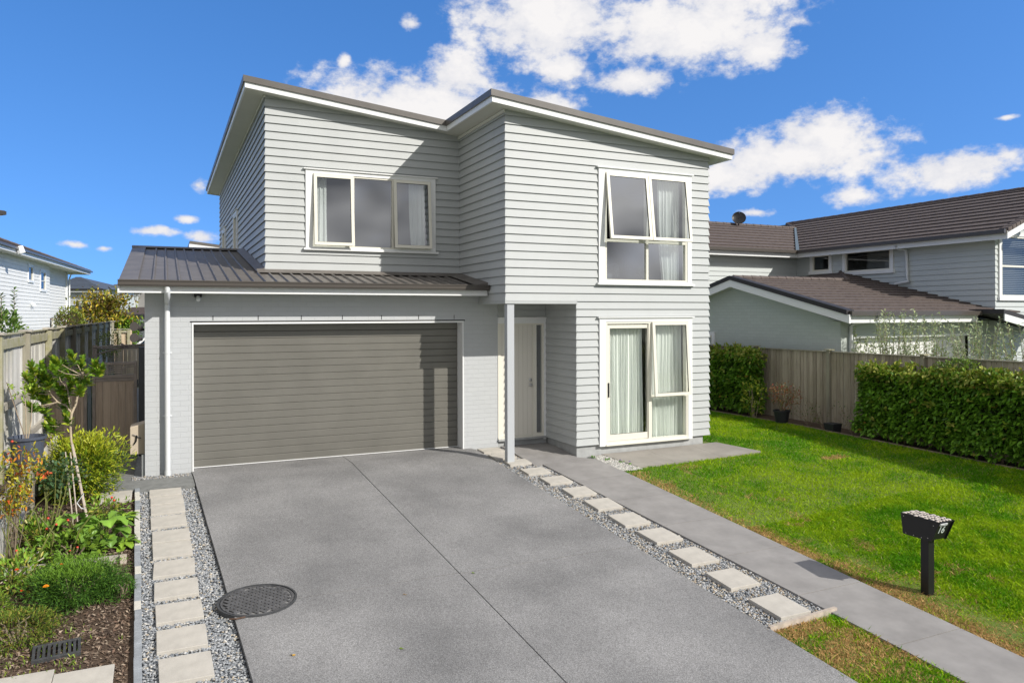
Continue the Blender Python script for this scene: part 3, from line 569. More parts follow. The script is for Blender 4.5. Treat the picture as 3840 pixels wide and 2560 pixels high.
# main roof: fascia, soffit, cap
PO = [(1.33, 14.18), (5.17, 14.18), (5.17, 11.88), (10.5, 11.88), (10.5, 27.2), (1.33, 27.2)]
def roofloop(name, m_, off, z0, z1, th, Rf=H, cap=False):
    mb = MB(); n_ = len(PO)
    cx = [(p[0]+(-off if p[0] in (1.33,) or (p[0] == 5.17) else off), p[1]+(-off if p[1] < 20 else off)) for p in PO]
    inn = [(q[0]+(th if p[0] in (1.33, 5.17) else -th), q[1]+(th if p[1] < 20 else -th)) for p, q in zip(PO, cx)]
    for i in range(n_):
        a, b = cx[i], cx[(i+1) % n_]; c, d = inn[(i+1) % n_], inn[i]
        mb.hexa([(q[0], q[1], SF(q[0])+z0) for q in (a, b, c, d)]+[(q[0], q[1], SF(q[0])+z1) for q in (a, b, c, d)])
    return mb
roof = None
mb = roofloop('roof', None, .03, .088, .20, .12)
for poly in ([(1.38, 14.23), (5.22, 14.23), (5.22, 27.15), (1.38, 27.15)], [(5.22, 11.93), (10.45, 11.93), (10.45, 27.15), (5.22, 27.15)]):
    mb.quad(*[(x, y, SF(x)+.17) for x, y in poly])
roof = mb.build('roof', M['cap'], H)
roofloop('f', None, 0., -.012, .094, .03).build('fascia', M['white'], roof)
mb = MB()
for poly in ([(1.35, 14.2), (5.19, 14.2), (5.19, 27.15), (1.35, 27.15)], [(5.19, 11.9), (10.47, 11.9), (10.47, 27.15), (5.19, 27.15)]):
    mb.quad(*[(x, y, SF(x)+.0) for x, y in poly[::-1]])
mb.build('soffit', M['soffit'], roof)
mb = MB(); mb.hexa([(X1-.04, YC-.03, SF(X1)-.045), (X1-.005, YC-.03, SF(X1)-.045), (X1-.005, 26.8, SF(X1)-.045), (X1-.04, 26.8, SF(X1)-.045), (X1-.04, YC-.03, SF(X1)-.005), (X1-.005, YC-.03, SF(X1)-.005), (X1-.005, 26.8, SF(X1)-.005), (X1-.04, 26.8, SF(X1)-.005)])
mb.box(X2-.045, X2-.02, YA-.03, YC, SF(X2)-.06, SF(X2)-.005)
mb.build('eave_moulding', M['soffit'], roof)
for y in (15.5, 17.9, 20.3, 22.7, 25.1):
    pass
mb = MB(); mb.tube([(10.2, 12.5, 5.62), (10.33, 12.5, 5.63), (10.36, 12.5, 5.72)], .04, 8); mb.tube([(10.13, 12.42, 5.58), (10.13, 12.42, .1)], .038, 8); mb.build('downpipe', M['pipe'], H, True)
# garage roof
RZ = lambda y: 3.125+.171*(y-12.93)
def plane_ribs(mb, x0, x1, y0, y1, sp, x_start):
    x = x_start
    while x < x1:
        if x > x0+.03:
            a, b, h = .024, .012, .03
            mb.hexa([(x-a, y0, RZ(y0)+.002), (x+a, y0, RZ(y0)+.002), (x+a, y1, RZ(y1)+.002), (x-a, y1, RZ(y1)+.002), (x-b, y0, RZ(y0)+h), (x+b, y0, RZ(y0)+h), (x+b, y1, RZ(y1)+h), (x-b, y1, RZ(y1)+h)])
        x += sp
mb = MB()
for x0, x1, y0, y1 in ((-.60, X1-.03, 12.92, 18.69), (X1-.03, X2-.02, 12.92, YC-.02)):
    mb.quad((x0, y0, RZ(y0)), (x1, y0, RZ(y0)), (x1, y1, RZ(y1)), (x0, y1, RZ(y1)))
plane_ribs(mb, -.36, X1-.2, 12.92, 18.6, .19, -.34); plane_ribs(mb, X1-.2, 5.25, 12.92, YC-.12, .19, -.34+.19*10)
groof = mb.build('garage_roof', M['roofgrey'], H)
mb = MB()
mb.hexa([(-.63, 12.90, RZ(12.9)+.012), (-.36, 12.90, RZ(12.9)+.034), (-.36, 18.7, RZ(18.7)+.034), (-.63, 18.7, RZ(18.7)+.012), (-.63, 12.90, RZ(12.9)+.02), (-.36, 12.90, RZ(12.9)+.040), (-.36, 18.7, RZ(18.7)+.040), (-.63, 18.7, RZ(18.7)+.02)])
mb.hexa([(-.64, 18.55, RZ(18.55)+.03), (X1-.025, 18.55, RZ(18.55)+.03), (X1-.025, 18.74, RZ(18.74)+.03), (-.64, 18.74, RZ(18.74)+.03), (-.64, 18.55, RZ(18.55)+.045), (X1-.025, 18.55, RZ(18.55)+.045), (X1-.025, 18.74, RZ(18.74)+.06), (-.64, 18.74, RZ(18.74)+.06)])
mb.box(-.64, X1-.025, 18.74, 18.76, RZ(18.7)-.15, RZ(18.7)+.062)
# apron flashings against the upper walls
for a in ((X1-.17, X1-.022, YC-.02, 18.6),):
    mb.hexa([(a[0], a[2], RZ(a[2])+.030), (a[1], a[2], RZ(a[2])+.04), (a[1], a[3], RZ(a[3])+.04), (a[0], a[3], RZ(a[3])+.030), (a[0], a[2], RZ(a[2])+.036), (a[1], a[2], RZ(a[2])+.10), (a[1], a[3], RZ(a[3])+.10), (a[0], a[3], RZ(a[3])+.036)])
mb.hexa([(X1-.17, YC-.19, RZ(YC-.19)+.031), (X2-.02, YC-.19, RZ(YC-.19)+.031), (X2-.02, YC-.022, RZ(YC)+.03), (X1-.17, YC-.022, RZ(YC)+.03), (X1-.17, YC-.19, RZ(YC-.19)+.037), (X2-.02, YC-.19, RZ(YC-.19)+.037), (X2-.02, YC-.022, RZ(YC)+.075), (X1-.17, YC-.022, RZ(YC)+.075)])
mb.hexa([(5.27, 12.9, RZ(12.9)+.031), (X2-.022, 12.9, RZ(12.9)+.031), (X2-.022, YC-.19, RZ(YC-.19)+.031), (5.27, YC-.19, RZ(YC-.19)+.031), (5.27, 12.9, RZ(12.9)+.037), (X2-.022, 12.9, RZ(12.9)+.085), (X2-.022, YC-.19, RZ(YC-.19)+.085), (5.27, YC-.19, RZ(YC-.19)+.037)])
mb.build('flashing', M['roofgrey'], groof)
mb = MB()   # gutter: front face with a rolled top
for z0, z1, o0 in ((3.055, 3.075, .012), (3.075, 3.135, .0), (3.135, 3.155, -.012)): mb.box(-.635, X2-.03, 12.80+o0, 12.92, z0, z1)
mb.build('gutter', M['gutter'], groof)
mb = MB(); mb.box(-.63, X2-.035, 12.905, 12.93, 2.955, 3.054); mb.hexa([(-.64, 12.86, 2.95), (-.615, 12.86, 2.95), (-.615, 18.7, 3.93), (-.64, 18.7, 3.93), (-.64, 12.86, 3.06), (-.615, 12.86, 3.06), (-.615, 18.7, 4.10), (-.64, 18.7, 4.10)])
mb.build('fascia', M['white'], groof)
mb = MB(); mb.quad((-.62, 12.93, 2.975), (-.62, YB+.02, 2.975), (5.5, YB+.02, 2.975), (5.5, 12.93, 2.975)); mb.hexa([(-.615, 13.4, 2.975), (-.275, 13.4, 2.975), (-.275, 18.7, 3.9), (-.615, 18.7, 3.9), (-.615, 13.4, 2.985), (-.275, 13.4, 2.985), (-.275, 18.7, 3.91), (-.615, 18.7, 3.91)]); mb.build('soffit', M['soffit'], groof)
mb = MB(); mb.hexa([(-.26, 13.42, 2.9), (X1-.05, 13.42, 2.9), (X1-.05, 18.6, 3.2), (-.26, 18.6, 3.2), (-.26, 13.42, 3.1), (X1-.05, 13.42, 3.1), (X1-.05, 18.6, 4.0), (-.26, 18.6, 4.0)]); mb.build('roof_frame', M['black'], groof)
mb = MB(); mb.tube([(.05, 12.86, 3.05), (.05, 12.86, 2.98), (.05, 12.93, 2.9), (.05, 13.2, 2.84), (.05, 13.29, 2.80), (.05, 13.29, 2.7), (.05, 13.29, -.04)], .0425, 12); dp = mb.build('downpipe', M['pipe'], H, True)
for z in (2.0, .98): mb = MB(); mb.tube([(.05, 13.29, z-.015), (.05, 13.29, z+.015)], .047, 12); mb.box(-.02, .12, 13.335, 13.35, z-.012, z+.012); mb.build('bracket', M['pipe'], dp, True)
mb = MB(); mb.tube([(.05, 13.29, .01), (.05, 13.29, .09)], .048, 12); mb.build('pipe_collar', M['pipe'], dp, True)
mb = MB(); mb.box(.45, .57, 13.27, 13.38, 2.90, 2.975); s_ = mb.build('motion_sensor', M['black'], H, bevel=.01); mb = MB(); mb.tube([(.51, 13.28, 2.90), (.51, 13.22, 2.86), (.51, 13.19, 2.87)], [.03, .035, .02], 10); mb.build('lens', M['sign'], s_, True)
o_ = MB(); o_.tube([(-.28, 13.5, 2.38), (-.36, 13.48, 2.36)], .02, 8); fl = o_.build('floodlight', M['black'], H, True)
for z in (2.40, 2.22):
    mb = MB(); mb.tube([(-.33, 13.5, z), (-.40, 13.42, z+.02), (-.43, 13.36, z+.03)], [.03, .055, .075], 12); mb.build('lamp_head', M['gutter'], fl, True)
mb = MB(); mb.hexa([(-.50, 13.52, .36), (-.285, 13.52, .36), (-.285, 13.9, .36), (-.50, 13.9, .36), (-.50, 13.52, .80), (-.285, 13.52, .86), (-.285, 13.9, .86), (-.50, 13.9, .80)]); bx = mb.build('meter_box', M['box'], H, bevel=.01)
mb = MB(); mb.tube([(-.42, 13.518, .66), (-.34, 13.50, .62)], .008, 6); mb.tube([(-.40, 13.5, .67), (-.41, 13.5, .58), (-.44, 13.5, .53)], .012, 6); mb.tube([(-.46, 13.5, .69), (-.37, 13.5, .64)], .006, 6); mb.build('tap', M['black'], bx)
mb = MB(); mb.tube([(-.31, 13.45, .36), (-.31, 13.45, 0)], .02, 8); mb.build('pipe', M['pipe'], bx)

# windows
def pane(fr, parent, u0, u1, z0, z1, o, m_='glass'):
    mb = MB(); p = [fr.pt(u0, z0, o), fr.pt(u1, z0, o), fr.pt(u1, z1, o), fr.pt(u0, z1, o)]; mb.quad(*p); return mb.build('pane', M[m_], parent)
def sash(P0, d, n, parent, u0, u1, z0, z1, ang, w_=.05, o=.035, m_='glass', wb=None):
    fr = Frame(P0, d, n, (z1, o-.02), ang); mb = MB(); fr.ring(mb, u0, u1, z0, z1, o-.02, o+.02, w_, wb); s_ = mb.build('sash', M['cream'], parent)
    mb = MB(); fr.ring(mb, u0+w_, u1-w_, z0+(wb or w_), z1-w_, o-.004, o+.006, .006); mb.build('gasket', M['black'], s_)
    q = pane(fr, s_, u0+w_+.004, u1-w_-.004, z0+(wb or w_)+.004, z1-w_-.004, o+.0, m_); return s_
def surround(P0, d, n, u0, u1, z0, z1, sill=True, w_=.135, wt=.09, label=None, name='window'):
    fr = Frame(P0, d, n); mb = MB()
    fr.box(mb, u0-w_, u0, z0-(.03 if sill else 0), z1+wt, -.01, .045); fr.box(mb, u1, u1+w_-.03, z0-(.03 if sill else 0), z1+wt, -.01, .045); fr.box(mb, u0, u1, z1, z1+wt, -.01, .044)
    wd = mb.build(name, M['white'], H)
    if label: wd['label'] = label
    mb = MB(); fr.box(mb, u0-w_-.04, u1+w_+.01, z1+wt, z1+wt+.022, -.01, .075); mb.build('head_flashing', M['white'], wd)
    if sill: mb = MB(); fr.box(mb, u0-w_-.04, u1+w_+.02, z0-.065, z0-.025, -.01, .085); fr.box(mb, u0, u1, z0-.025, z0, -.01, .05); mb.build('sill', M['white'], wd)
    return wd, fr
def curtain(P, d, n, u0, u1, z0, z1, o, label, folds=7, amp=.03, pinch=0., group='sheer curtains behind the windows', seed=0, gather=None):
    r = random.Random(seed); nu, nz_ = folds*10, 14; ph = [r.uniform(0, 6.28) for _ in range(4)]; V = []
    for j in range(nz_+1):
        t = j/nz_; z = z0+(z1-z0)*t
        for i in range(nu+1):
            s_ = i/nu; a = amp*(1.15-.5*t); uu = u0+(u1-u0)*s_
            if gather: c0, st = gather; uu = c0+(uu-c0)*(1-st*math.exp(-((t-.02)/.35)**2))
            uu += .02*math.sin(ph[1]+s_*9+t*3)*(1-t)
            off = a*math.sin(2*math.pi*folds*s_+ph[0]+.7*math.sin(5*s_+ph[2])+.5*(1-t)*math.sin(8*s_+ph[3]))+.4*a*math.sin(2*math.pi*folds*2.3*s_+ph[3])
            V.append((P[0]+d[0]*uu-n[0]*(o+off), P[1]+d[1]*uu-n[1]*(o+off), z))
    F = [(j*(nu+1)+i, j*(nu+1)+i+1, (j+1)*(nu+1)+i+1, (j+1)*(nu+1)+i) for j in range(nz_) for i in range(nu)]
    o_ = fast_mesh('curtain', V, F, M['curtain'], smooth=True); return tag(o_, label, 'curtain', group)
FD, FN = (1, 0), (0, -1)
# upper left window
wd, fr = surround((0, YC), FD, FN, *W_UL, w_=.13, wt=.07, label='three pane window with white trim above the garage')
u0, u1, z0, z1 = W_UL; m1, m2 = 3.335, 4.125
mb = MB(); fr.ring(mb, u0, u1, z0, z1, -.06, .03, .03); fr.box(mb, m1-.02, m1+.02, z0+.03, z1-.03, -.05, .03); fr.box(mb, m2-.02, m2+.02, z0+.03, z1-.03, -.05, .03); mb.build('frame', M['cream'], wd)
sash((0, YC), FD, FN, wd, u0+.015, m1-.003, z0+.02, z1-.012, .075, .058, .055)
sash((0, YC), FD, FN, wd, m2+.003, u1-.015, z0+.02, z1-.012, .075, .058, .055)
pane(fr, wd, m1+.02, m2-.02, z0+.03, z1-.03, .0)
# upper right window
wd, fr = surround((0, YA), FD, FN, *W_UR, w_=.135, wt=.075, label='four pane window with two open sashes above the patio door')
u0, u1, z0, z1 = W_UR; um, zm = 8.575, 4.02
mb = MB(); fr.ring(mb, u0, u1, z0, z1, -.06, .035, .045); fr.box(mb, um-.025, um+.025, z0+.045, z1-.045, -.05, .034); fr.box(mb, u0+.045, um-.025, zm-.03, zm+.02, -.05, .033); fr.box(mb, um+.025, u1-.045, zm-.03, zm+.02, -.05, .033); mb.build('frame', M['cream'], wd)
sash((0, YA), FD, FN, wd, u0+.02, um-.006, zm-.0, z1-.015, .125, .06, .055)
sash((0, YA), FD, FN, wd, um+.006, u1-.015, zm-.0, z1-.015, .125, .06, .055)
pane(fr, wd, u0+.045, um-.025, z0+.045, zm-.03, .0); pane(fr, wd, um+.025, u1-.045, z0+.045, zm-.03, .0)
# lower right sliding door and window
wd, fr = surround((0, YA), FD, FN, *W_LR, sill=False, w_=.135, wt=.075, label='sliding glass door and window with white trim beside the patio', name='patio_door')
u0, u1, z0, z1 = W_LR; um, zm = 8.635, .99
mb = MB(); fr.ring(mb, u0, u1, z0+.03, z1, -.08, .035, .04, .05); fr.box(mb, um-.035, um+.035, z0+.08, z1-.04, -.06, .034); fr.box(mb, um+.035, u1-.04, zm-.025, zm+.025, -.05, .033); fr.box(mb, u0, u1, z0-.0, z0+.03, -.08, .06); mb.build('frame', M['cream'], wd)
sl = MB(); fr.ring(sl, u0+.045, um+.01, z0+.085, z1-.06, -.03, .012, .065, .12); sl = sl.build('sliding_panel', M['cream'], wd); mb = MB(); fr.ring(mb, u0+.11, um-.055, z0+.205, z1-.125, -.01, .003, .006); mb.build('gasket', M['black'], sl)
pane(fr, sl, u0+.115, um-.06, z0+.21, z1-.13, -.005, 'glass2'); mb = MB(); fr.box(mb, u0+.062, u0+.082, 1.02, 1.30, .012, .045); mb.build('handle', M['black'], sl, bevel=.008)
sash((0, YA), FD, FN, wd, um+.03, u1-.012, zm+.005, z1-.012, .065, .06, .055, 'glass2')
pane(fr, wd, um+.035, u1-.04, z0+.08, zm-.025, .0, 'glass2')
# side windows of the upper left block
for ya, yb, zz in ((20.15, 21.05, 5.2), (24.2, 25.2, 5.2)):
    fr = Frame((X1, yb), (0, -1), (-1, 0)); mb = MB(); L_ = yb-ya; fr.box(mb, -.1, 0, 3.2, zz+.08, -.01, .05); fr.box(mb, L_, L_+.1, 3.2, zz+.08, -.01, .05); fr.box(mb, 0, L_, zz, zz+.08, -.01, .05)
    wd = mb.build('window', M['white'], H); mb = MB(); fr.box(mb, -.14, L_+.14, zz+.08, zz+.1, -.01, .08); mb.build('head_flashing', M['white'], wd); mb = MB(); fr.ring(mb, 0, L_, 3.0, zz, -.05, .04, .05); mb.build('frame', M['cream'], wd); pane(fr, wd, .05, L_-.05, 3.05, zz-.05, .0)
# rooms seen through the glass
def room(x0, x1, y0, y1, z0, z1, fr_open):
    mb = MB(); mb.quad((x0, y1, z0), (x1, y1, z0), (x1, y1, z1), (x0, y1, z1)); mb.quad((x0, y0, z0), (x0, y1, z0), (x0, y1, z1), (x0, y0, z1)); mb.quad((x1, y1, z0), (x1, y0, z0), (x1, y0, z1), (x1, y1, z1)); mb.quad((x0, y0, z1), (x0, y1, z1), (x1, y1, z1), (x1, y0, z1))
    u0, u1, a, b = fr_open; y = y0
    for p in ((x0, u0, z0, z1), (u1, x1, z0, z1), (u0, u1, z0, a), (u0, u1, b, z1)):
        if p[1] > p[0] and p[3] > p[2]: mb.quad((p[0], y, p[2]), (p[1], y, p[2]), (p[1], y, p[3]), (p[0], y, p[3]))
    rm = mb.build('room', M['room'], H); mb = MB(); mb.quad((x0, y0, z0), (x1, y0, z0), (x1, y1, z0), (x0, y1, z0)); mb.build('floor', M['roomfloor'], rm); return rm
rm = room(1.9, 5.4, YC+.1, YC+3.8, 3.45, 5.75, W_UL); mb = MB(); mb.tube([(3.15, 16.2, 5.745), (3.15, 16.2, 5.735)], .05, 16); mb.build('downlight', M['lamp'], rm)
room(6.2, 10.0, YA+.1, YA+3.6, 2.95, 5.42, W_UR); room(7.1, 10.0, YA+.1, YA+3.4, .08, 2.6, W_LR)
mb = MB()
for x, y, s_ in ((7.9, 13.0, .8), (8.75, 13.4, .7)):
    mb.box(x-.35, x+.35, y-.3, y+.4, 3.1, 3.45); mb.box(x-.35, x+.35, y+.25, y+.45, 3.4, 3.95); mb.box(x-.42, x-.3, y-.3, y+.4, 3.35, 3.62); mb.box(x+.3, x+.42, y-.3, y+.4, 3.35, 3.62)
tag(mb.build('armchair', M['sofa'], None, bevel=.05), 'dark leather seating inside behind the upper right window', 'armchair')
curtain((0, YC), FD, FN, 2.60, 2.86, 3.5, 5.27, .14, 'narrow white curtain at the left edge of the window above the garage', 3, .02, seed=1)
curtain((0, YC), FD, FN, 4.50, 4.85, 3.5, 5.27, .14, 'white curtain drawn to the right edge of the window above the garage', 4, .02, seed=2, gather=(4.8, .25))
curtain((0, YA), FD, FN, 7.62, 7.76, 3.0, 5.28, .14, 'narrow white curtain at the left edge of the four pane upper window', 2, .02, seed=3)
curtain((0, YA), FD, FN, 8.95, 9.50, 3.0, 5.28, .14, 'sheer curtain drawn to the right side of the four pane upper window', 7, .022, seed=4, gather=(9.4, .2))
curtain((0, YA), FD, FN, 7.66, 8.58, .12, 2.42, .17, 'sheer curtain behind the sliding glass door at the patio', 11, .035, seed=5)
curtain((0, YA), FD, FN, 8.68, 9.53, .12, 2.42, .17, 'sheer curtain behind the open sash and low pane right of the sliding door', 9, .035, seed=6)
# front door
YD = YB+.01; fr = Frame((0, YD), FD, FN)
mb = MB(); fr.box(mb, 5.93, 7.0, 2.43, 2.53, -.03, .035); fr.box(mb, 6.935, 6.985, .10, 2.43, -.03, .035); trim = mb.build('entry_door', M['white'], H)
mb = MB(); fr.box(mb, 5.93, 6.99, 2.53, 2.555, -.03, .06); mb.build('head_flashing', M['white'], trim)
mb = MB(); fr.box(mb, 5.93, 6.935, 2.395, 2.43, -.05, .02); fr.box(mb, 5.93, 5.99, .2, 2.395, -.05, .02); fr.box(mb, 6.70, 6.775, .2, 2.395, -.05, .02); fr.box(mb, 6.90, 6.935, .2, 2.395, -.05, .02); fr.box(mb, 6.775, 6.90, .2, .235, -.05, .02); fr.box(mb, 5.93, 6.935, .165, .2, -.05, .03); mb.build('frame', M['cream'], trim)
mb = MB(); x = 5.995
while x < 6.69: fr.box(mb, x, min(x+.093, 6.697), .205, 2.392, -.045, -.002); x += .0975
fr.box(mb, 5.99, 6.70, .2, 2.395, -.05, -.008)
leaf = mb.build('door_leaf', M['fdoor'], trim)
mb = MB(); fr.box(mb, 5.93, 6.99, .125, .165, -.05, .05); mb.build('threshold', M['conc'], trim)
pane(fr, trim, 6.775, 6.90, .235, 2.395, -.01)
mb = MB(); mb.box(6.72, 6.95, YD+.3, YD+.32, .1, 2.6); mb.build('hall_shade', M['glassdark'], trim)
for z in (1.30, 1.20):
    mb = MB(); mb.tube([(6.64, YD+.005, z), (6.64, YD-.02, z), (6.64, YD-.025, z)], [.032, .032, .02], 16)
    if z < 1.25: mb.tube([(6.64, YD-.02, z), (6.64, YD-.05, z), (6.64, YD-.065, z), (6.64, YD-.085, z)], [.012, .02, .03, .015], 12)
    mb.build('handle' if z < 1.25 else 'lock', M['chrome'], trim, True)
# ------------------------------------------------------------------ fences
def post_cap(mb, x, y, z, w_=.065, h=.025): mb.box(x-w_, x+w_, y-w_, y+w_, z, z+h)
# left fence: posts and rails face us, palings behind, on top of a timber retaining wall
f = wempty('paling_fence', (-1.9, 15, .55), 'silvery weathered paling fence with mossy posts along the left boundary', 'fence')
pys = [9.2, 11.3, 13.45, 15.9, 17.9, 20.0, 22.1, 24.3, 26.9, 29.7, 32.2, 34.6]
mb = MB(); y = 8.0
while y < 34.7:
    w_ = .095; o_ = random.choice((-.006, .006)); mb.box(-1.97+o_, -1.95+o_, y, y+w_-.004, .52, 2.34+random.uniform(-.008, .008)); y += .1
mb.build('palings', M['paleY'], f)
for y0, y1 in zip([8.0]+pys, pys+[34.7]):
    if y1-y0 < .2: continue
    for z, nm in ((2.16, 'top_rail'), (1.34, 'middle_rail'), (.70, 'bottom_rail')):
        mb = MB(); mb.box(-1.95, -1.905, y0+.05, y1-.05, z, z+(.13 if z > 2 else .10)); mb.build(nm, M['yellowlichen' if z > 2 else 'rail'], f, bevel=.004)
for y in pys:
    mb = MB(); mb.box(-1.95, -1.85, y-.05, y+.05, -.1, 2.36); p = mb.build('post', M['yellowlichen' if int(y*10) % 2 else 'palePost'], f, bevel=.004)
    mb = MB(); mb.box(-1.99, -1.82, y-.085, y+.085, 2.362, 2.392); mb.build('post_cap', M['rail'], p)
mb = MB(); mb.box(-2.0, -1.90, 8, 34.7, 2.345, 2.36); mb.build('capping', M['yellowlichen'], f)
f = wempty('paling_fence', (-1.8, 34.9, 0), 'mossy paling fence turning across the far end of the left boundary', 'fence')
mb = MB(); x = -2.0
while x < -1.28: mb.box(x, x+.094, 34.95, 34.97, .3, 2.0); x += .1
mb.build('palings', M['paleX'], f)
for x in (-1.95, -1.65, -1.33): mb = MB(); mb.box(x-.05, x+.05, 34.85, 34.94, 0, 2.04); mb.build('post', M['yellowlichen'], f)
mb = MB(); mb.box(-2.0, -1.27, 34.88, 34.95, 1.90, 2.0); mb.build('top_rail', M['yellowlichen'], f); mb = MB(); mb.box(-2.0, -1.25, 34.82, 34.98, 2.04, 2.06); mb.build('capping', M['rail'], f)
f = wempty('paling_fence', (-1.2, 33, 0), 'sunlit tan paling fence standing behind the wooden gate', 'fence')
mb = MB(); x = -1.89
while x < .4: mb.box(x, x+.145+random.uniform(-.004, .002), 33.0, 33.02, -.6, 1.42+random.uniform(-.015, .015)); x += .15
mb.build('palings', M['paleX'], f); mb = MB(); mb.box(-1.89, .4, 32.96, 33.06, 1.43, 1.46); mb.box(-1.89, .4, 33.03, 33.09, 1.26, 1.42); mb.build('capping', M['rail'], f)
mb = MB(); mb.box(-1.88, -1.78, 32.9, 33.0, 0, 1.5); mb.build('post', M['palePost'], f)
# retaining wall
f = wempty('retaining_wall', (-1.7, 12, 0), 'low weathered timber retaining wall below the left fence', 'retaining wall')
mb = MB()
for k in range(4): mb.box(-1.735, -1.69, 6.5, 15.3, -.32+k*.205, -.12+k*.205)
mb.build('boards', M['paleY'], f)
for y in (8.3, 9.5, 10.7, 11.9, 12.9, 14.1): mb = MB(); mb.box(-1.69, -1.60, y-.07, y+.07, -.5, .53); mb.build('post', M['palePost'], f, bevel=.006)
mb = MB(); mb.quad((-1.96, 6.5, .47), (-1.70, 6.5, .47), (-1.70, 15.3, .47), (-1.96, 15.3, .47)); tag(mb.build('terrace_soil', M['soil']), kind='structure')
# right fence
f = wempty('paling_fence', (14.25, 12, 0), 'weathered brown paling fence with capped posts along the right boundary', 'fence')
mb = MB(); y = 2.2
while y < 21: o_ = random.choice((-.006, .006)); mb.box(14.23+o_, 14.25+o_, y, y+.091, -.6, 1.70); y += .1
mb.build('palings', M['paleR'], f)
mb = MB(); mb.box(14.19, 14.29, 2.2, 21, 1.70, 1.722); mb.build('capping', M['palePost'], f)
for y in (3.15, 5.55, 7.95, 10.38, 12.78, 15.17, 17.6, 20.0):
    mb = MB(); mb.box(14.15, 14.24, y-.045, y+.045, -.6, 1.745); p = mb.build('post', M['palePost'], f, bevel=.004); mb = MB(); post_cap(mb, 14.195, y, 1.746, .085); mb.build('post_cap', M['yellowlichen'], p)
# gate, side panel, posts
g = wempty('wooden_gate', (-.8, 15.5, 0), 'dark brown wooden gate with slatted top beside the brick garage', 'gate')
def slat_panel(x0, x1, parent, cells=True):
    mb = MB(); y0, y1 = 15.48, 15.53
    mb.box(x0, x0+.05, y0-.01, y1+.01, .07, 1.75); mb.box(x1-.05, x1, y0-.01, y1+.01, .07, 1.75); mb.box(x0+.05, x1-.05, y0-.008, y1+.008, 1.70, 1.75); mb.box(x0+.05, x1-.05, y0-.008, y1+.008, 1.46, 1.52); mb.box(x0+.05, x1-.05, y0-.005, y1+.005, 1.40, 1.455); mb.box(x0+.05, x1-.05, y0-.005, y1+.005, .07, .12)
    fr0 = mb.build('frame', M['gateframe'], parent, bevel=.003)
    mb = MB(); z = 1.545
    while z < 1.69: mb.box(x0+.05, x1-.05 if z > 1.63 or not cells else x1-.18, y0+.008, y0+.024, z, z+.018); z += .036
    for q in (.33, .66): xx = x0+(x1-x0)*q; mb.box(xx-.012, xx+.012, y0+.005, y0+.028, 1.52, 1.70)
    mb.build('slats', M['gateframe'], parent)
    mb = MB(); x = x0+.05
    while x < x1-.06: w_ = min(random.choice((.075, .12, .13)), x1-.05-x); mb.box(x, x+w_-.004, y0+.005, y1-.01, .12, 1.40); x += w_
    mb.build('boards', M['gateX'], parent)
slat_panel(-1.18, -.455, g)
mb = MB(); mb.box(-.455, -.43, 15.47, 15.49, 1.28, 1.42); mb.box(-.455, -.43, 15.47, 15.49, .28, .40); mb.build('hinge', M['dkpost'], g)
p2 = wempty('fence_panel', (-1.6, 15.5, 0), 'dark brown board panel between the left fence and the wooden gate', 'fence panel'); slat_panel(-1.88, -1.265, p2, False)
mb = MB(); mb.box(-1.25, -1.195, 15.46, 15.52, .0, 1.83); tag(mb.build('gate_post', M['steel'], bevel=.004), 'blue grey steel post on the left side of the wooden gate', 'post')
mb = MB(); mb.box(-.425, -.30, 15.44, 15.56, 0, 2.02); tag(mb.build('gate_post', M['dkpost'], bevel=.004), 'charcoal post between the wooden gate and the brick garage', 'post')
c = wempty('clothesline', (-1.2, 17.4, 1.9), 'folded grey clothesline frame fixed above the side path behind the gate', 'clothesline')
mb = MB(); mb.box(-1.32, -1.24, 17.4, 17.48, 1.55, 2.0); mb.build('bracket', M['gateframe'], c)
for a, b in (((-1.3, 17.4, 1.96), (-.3, 17.5, 2.0)), ((-1.28, 17.42, 1.80), (-.75, 17.5, 1.96)), ((-1.28, 17.5, 1.92), (-.3, 17.9, 1.93)), ((-.80, 17.45, 2.02), (-.70, 17.9, 1.93))):
    mb = MB(); mb.tube([a, b], .018, 6); mb.build('arm', M['gateframe'], c)
# timber divider, stakes, soil and mulch in the garden bed
mb = MB(); mb.box(-1.64, -.42, 9.86, 9.90, -.34, -.20); d_ = mb.build('timber_divider', M['rail']); tag(d_, 'grey timber board dividing the garden bed behind the marigolds', 'timber board')
mb = MB(); mb.box(-.47, -.40, 9.80, 9.86, -.36, -.19); mb.build('peg', M['stake'], d_)
strip('garden_soil', lambda y: -1.70, lambda y: ER(y)-.035, fr_(4, 15.4, 20), 6, -.005, M['soil'], 0)
strip('fence_bed_soil', lambda y: 13.32+.03*(17-y) if y > 11.5 else 13.49+.04*(11.5-y), lambda y: 14.25, fr_(3, 21, 18), 2, -.02, M['soil'], 0)
mb = MB()
for a, b in zip(fr_(3, 20, 24)[:-1], fr_(3, 20, 24)[1:]):
    q = lambda y: 13.30+.03*(17-y) if y > 11.5 else 13.465+.04*(11.5-y)
    mb.hexa([(q(a)-.02, a, G(q(a), a)-.05), (q(a)+.02, a, G(q(a), a)-.05), (q(b)+.02, b, G(q(b), b)-.05), (q(b)-.02, b, G(q(b), b)-.05), (q(a)-.02, a, G(q(a), a)+.025), (q(a)+.02, a, G(q(a), a)+.025), (q(b)+.02, b, G(q(b), b)+.025), (q(b)-.02, b, G(q(b), b)+.025)])
tag(mb.build('lawn_edging', M['bark']), 'thin timber edging between the lawn and the hedge bed', 'edging')
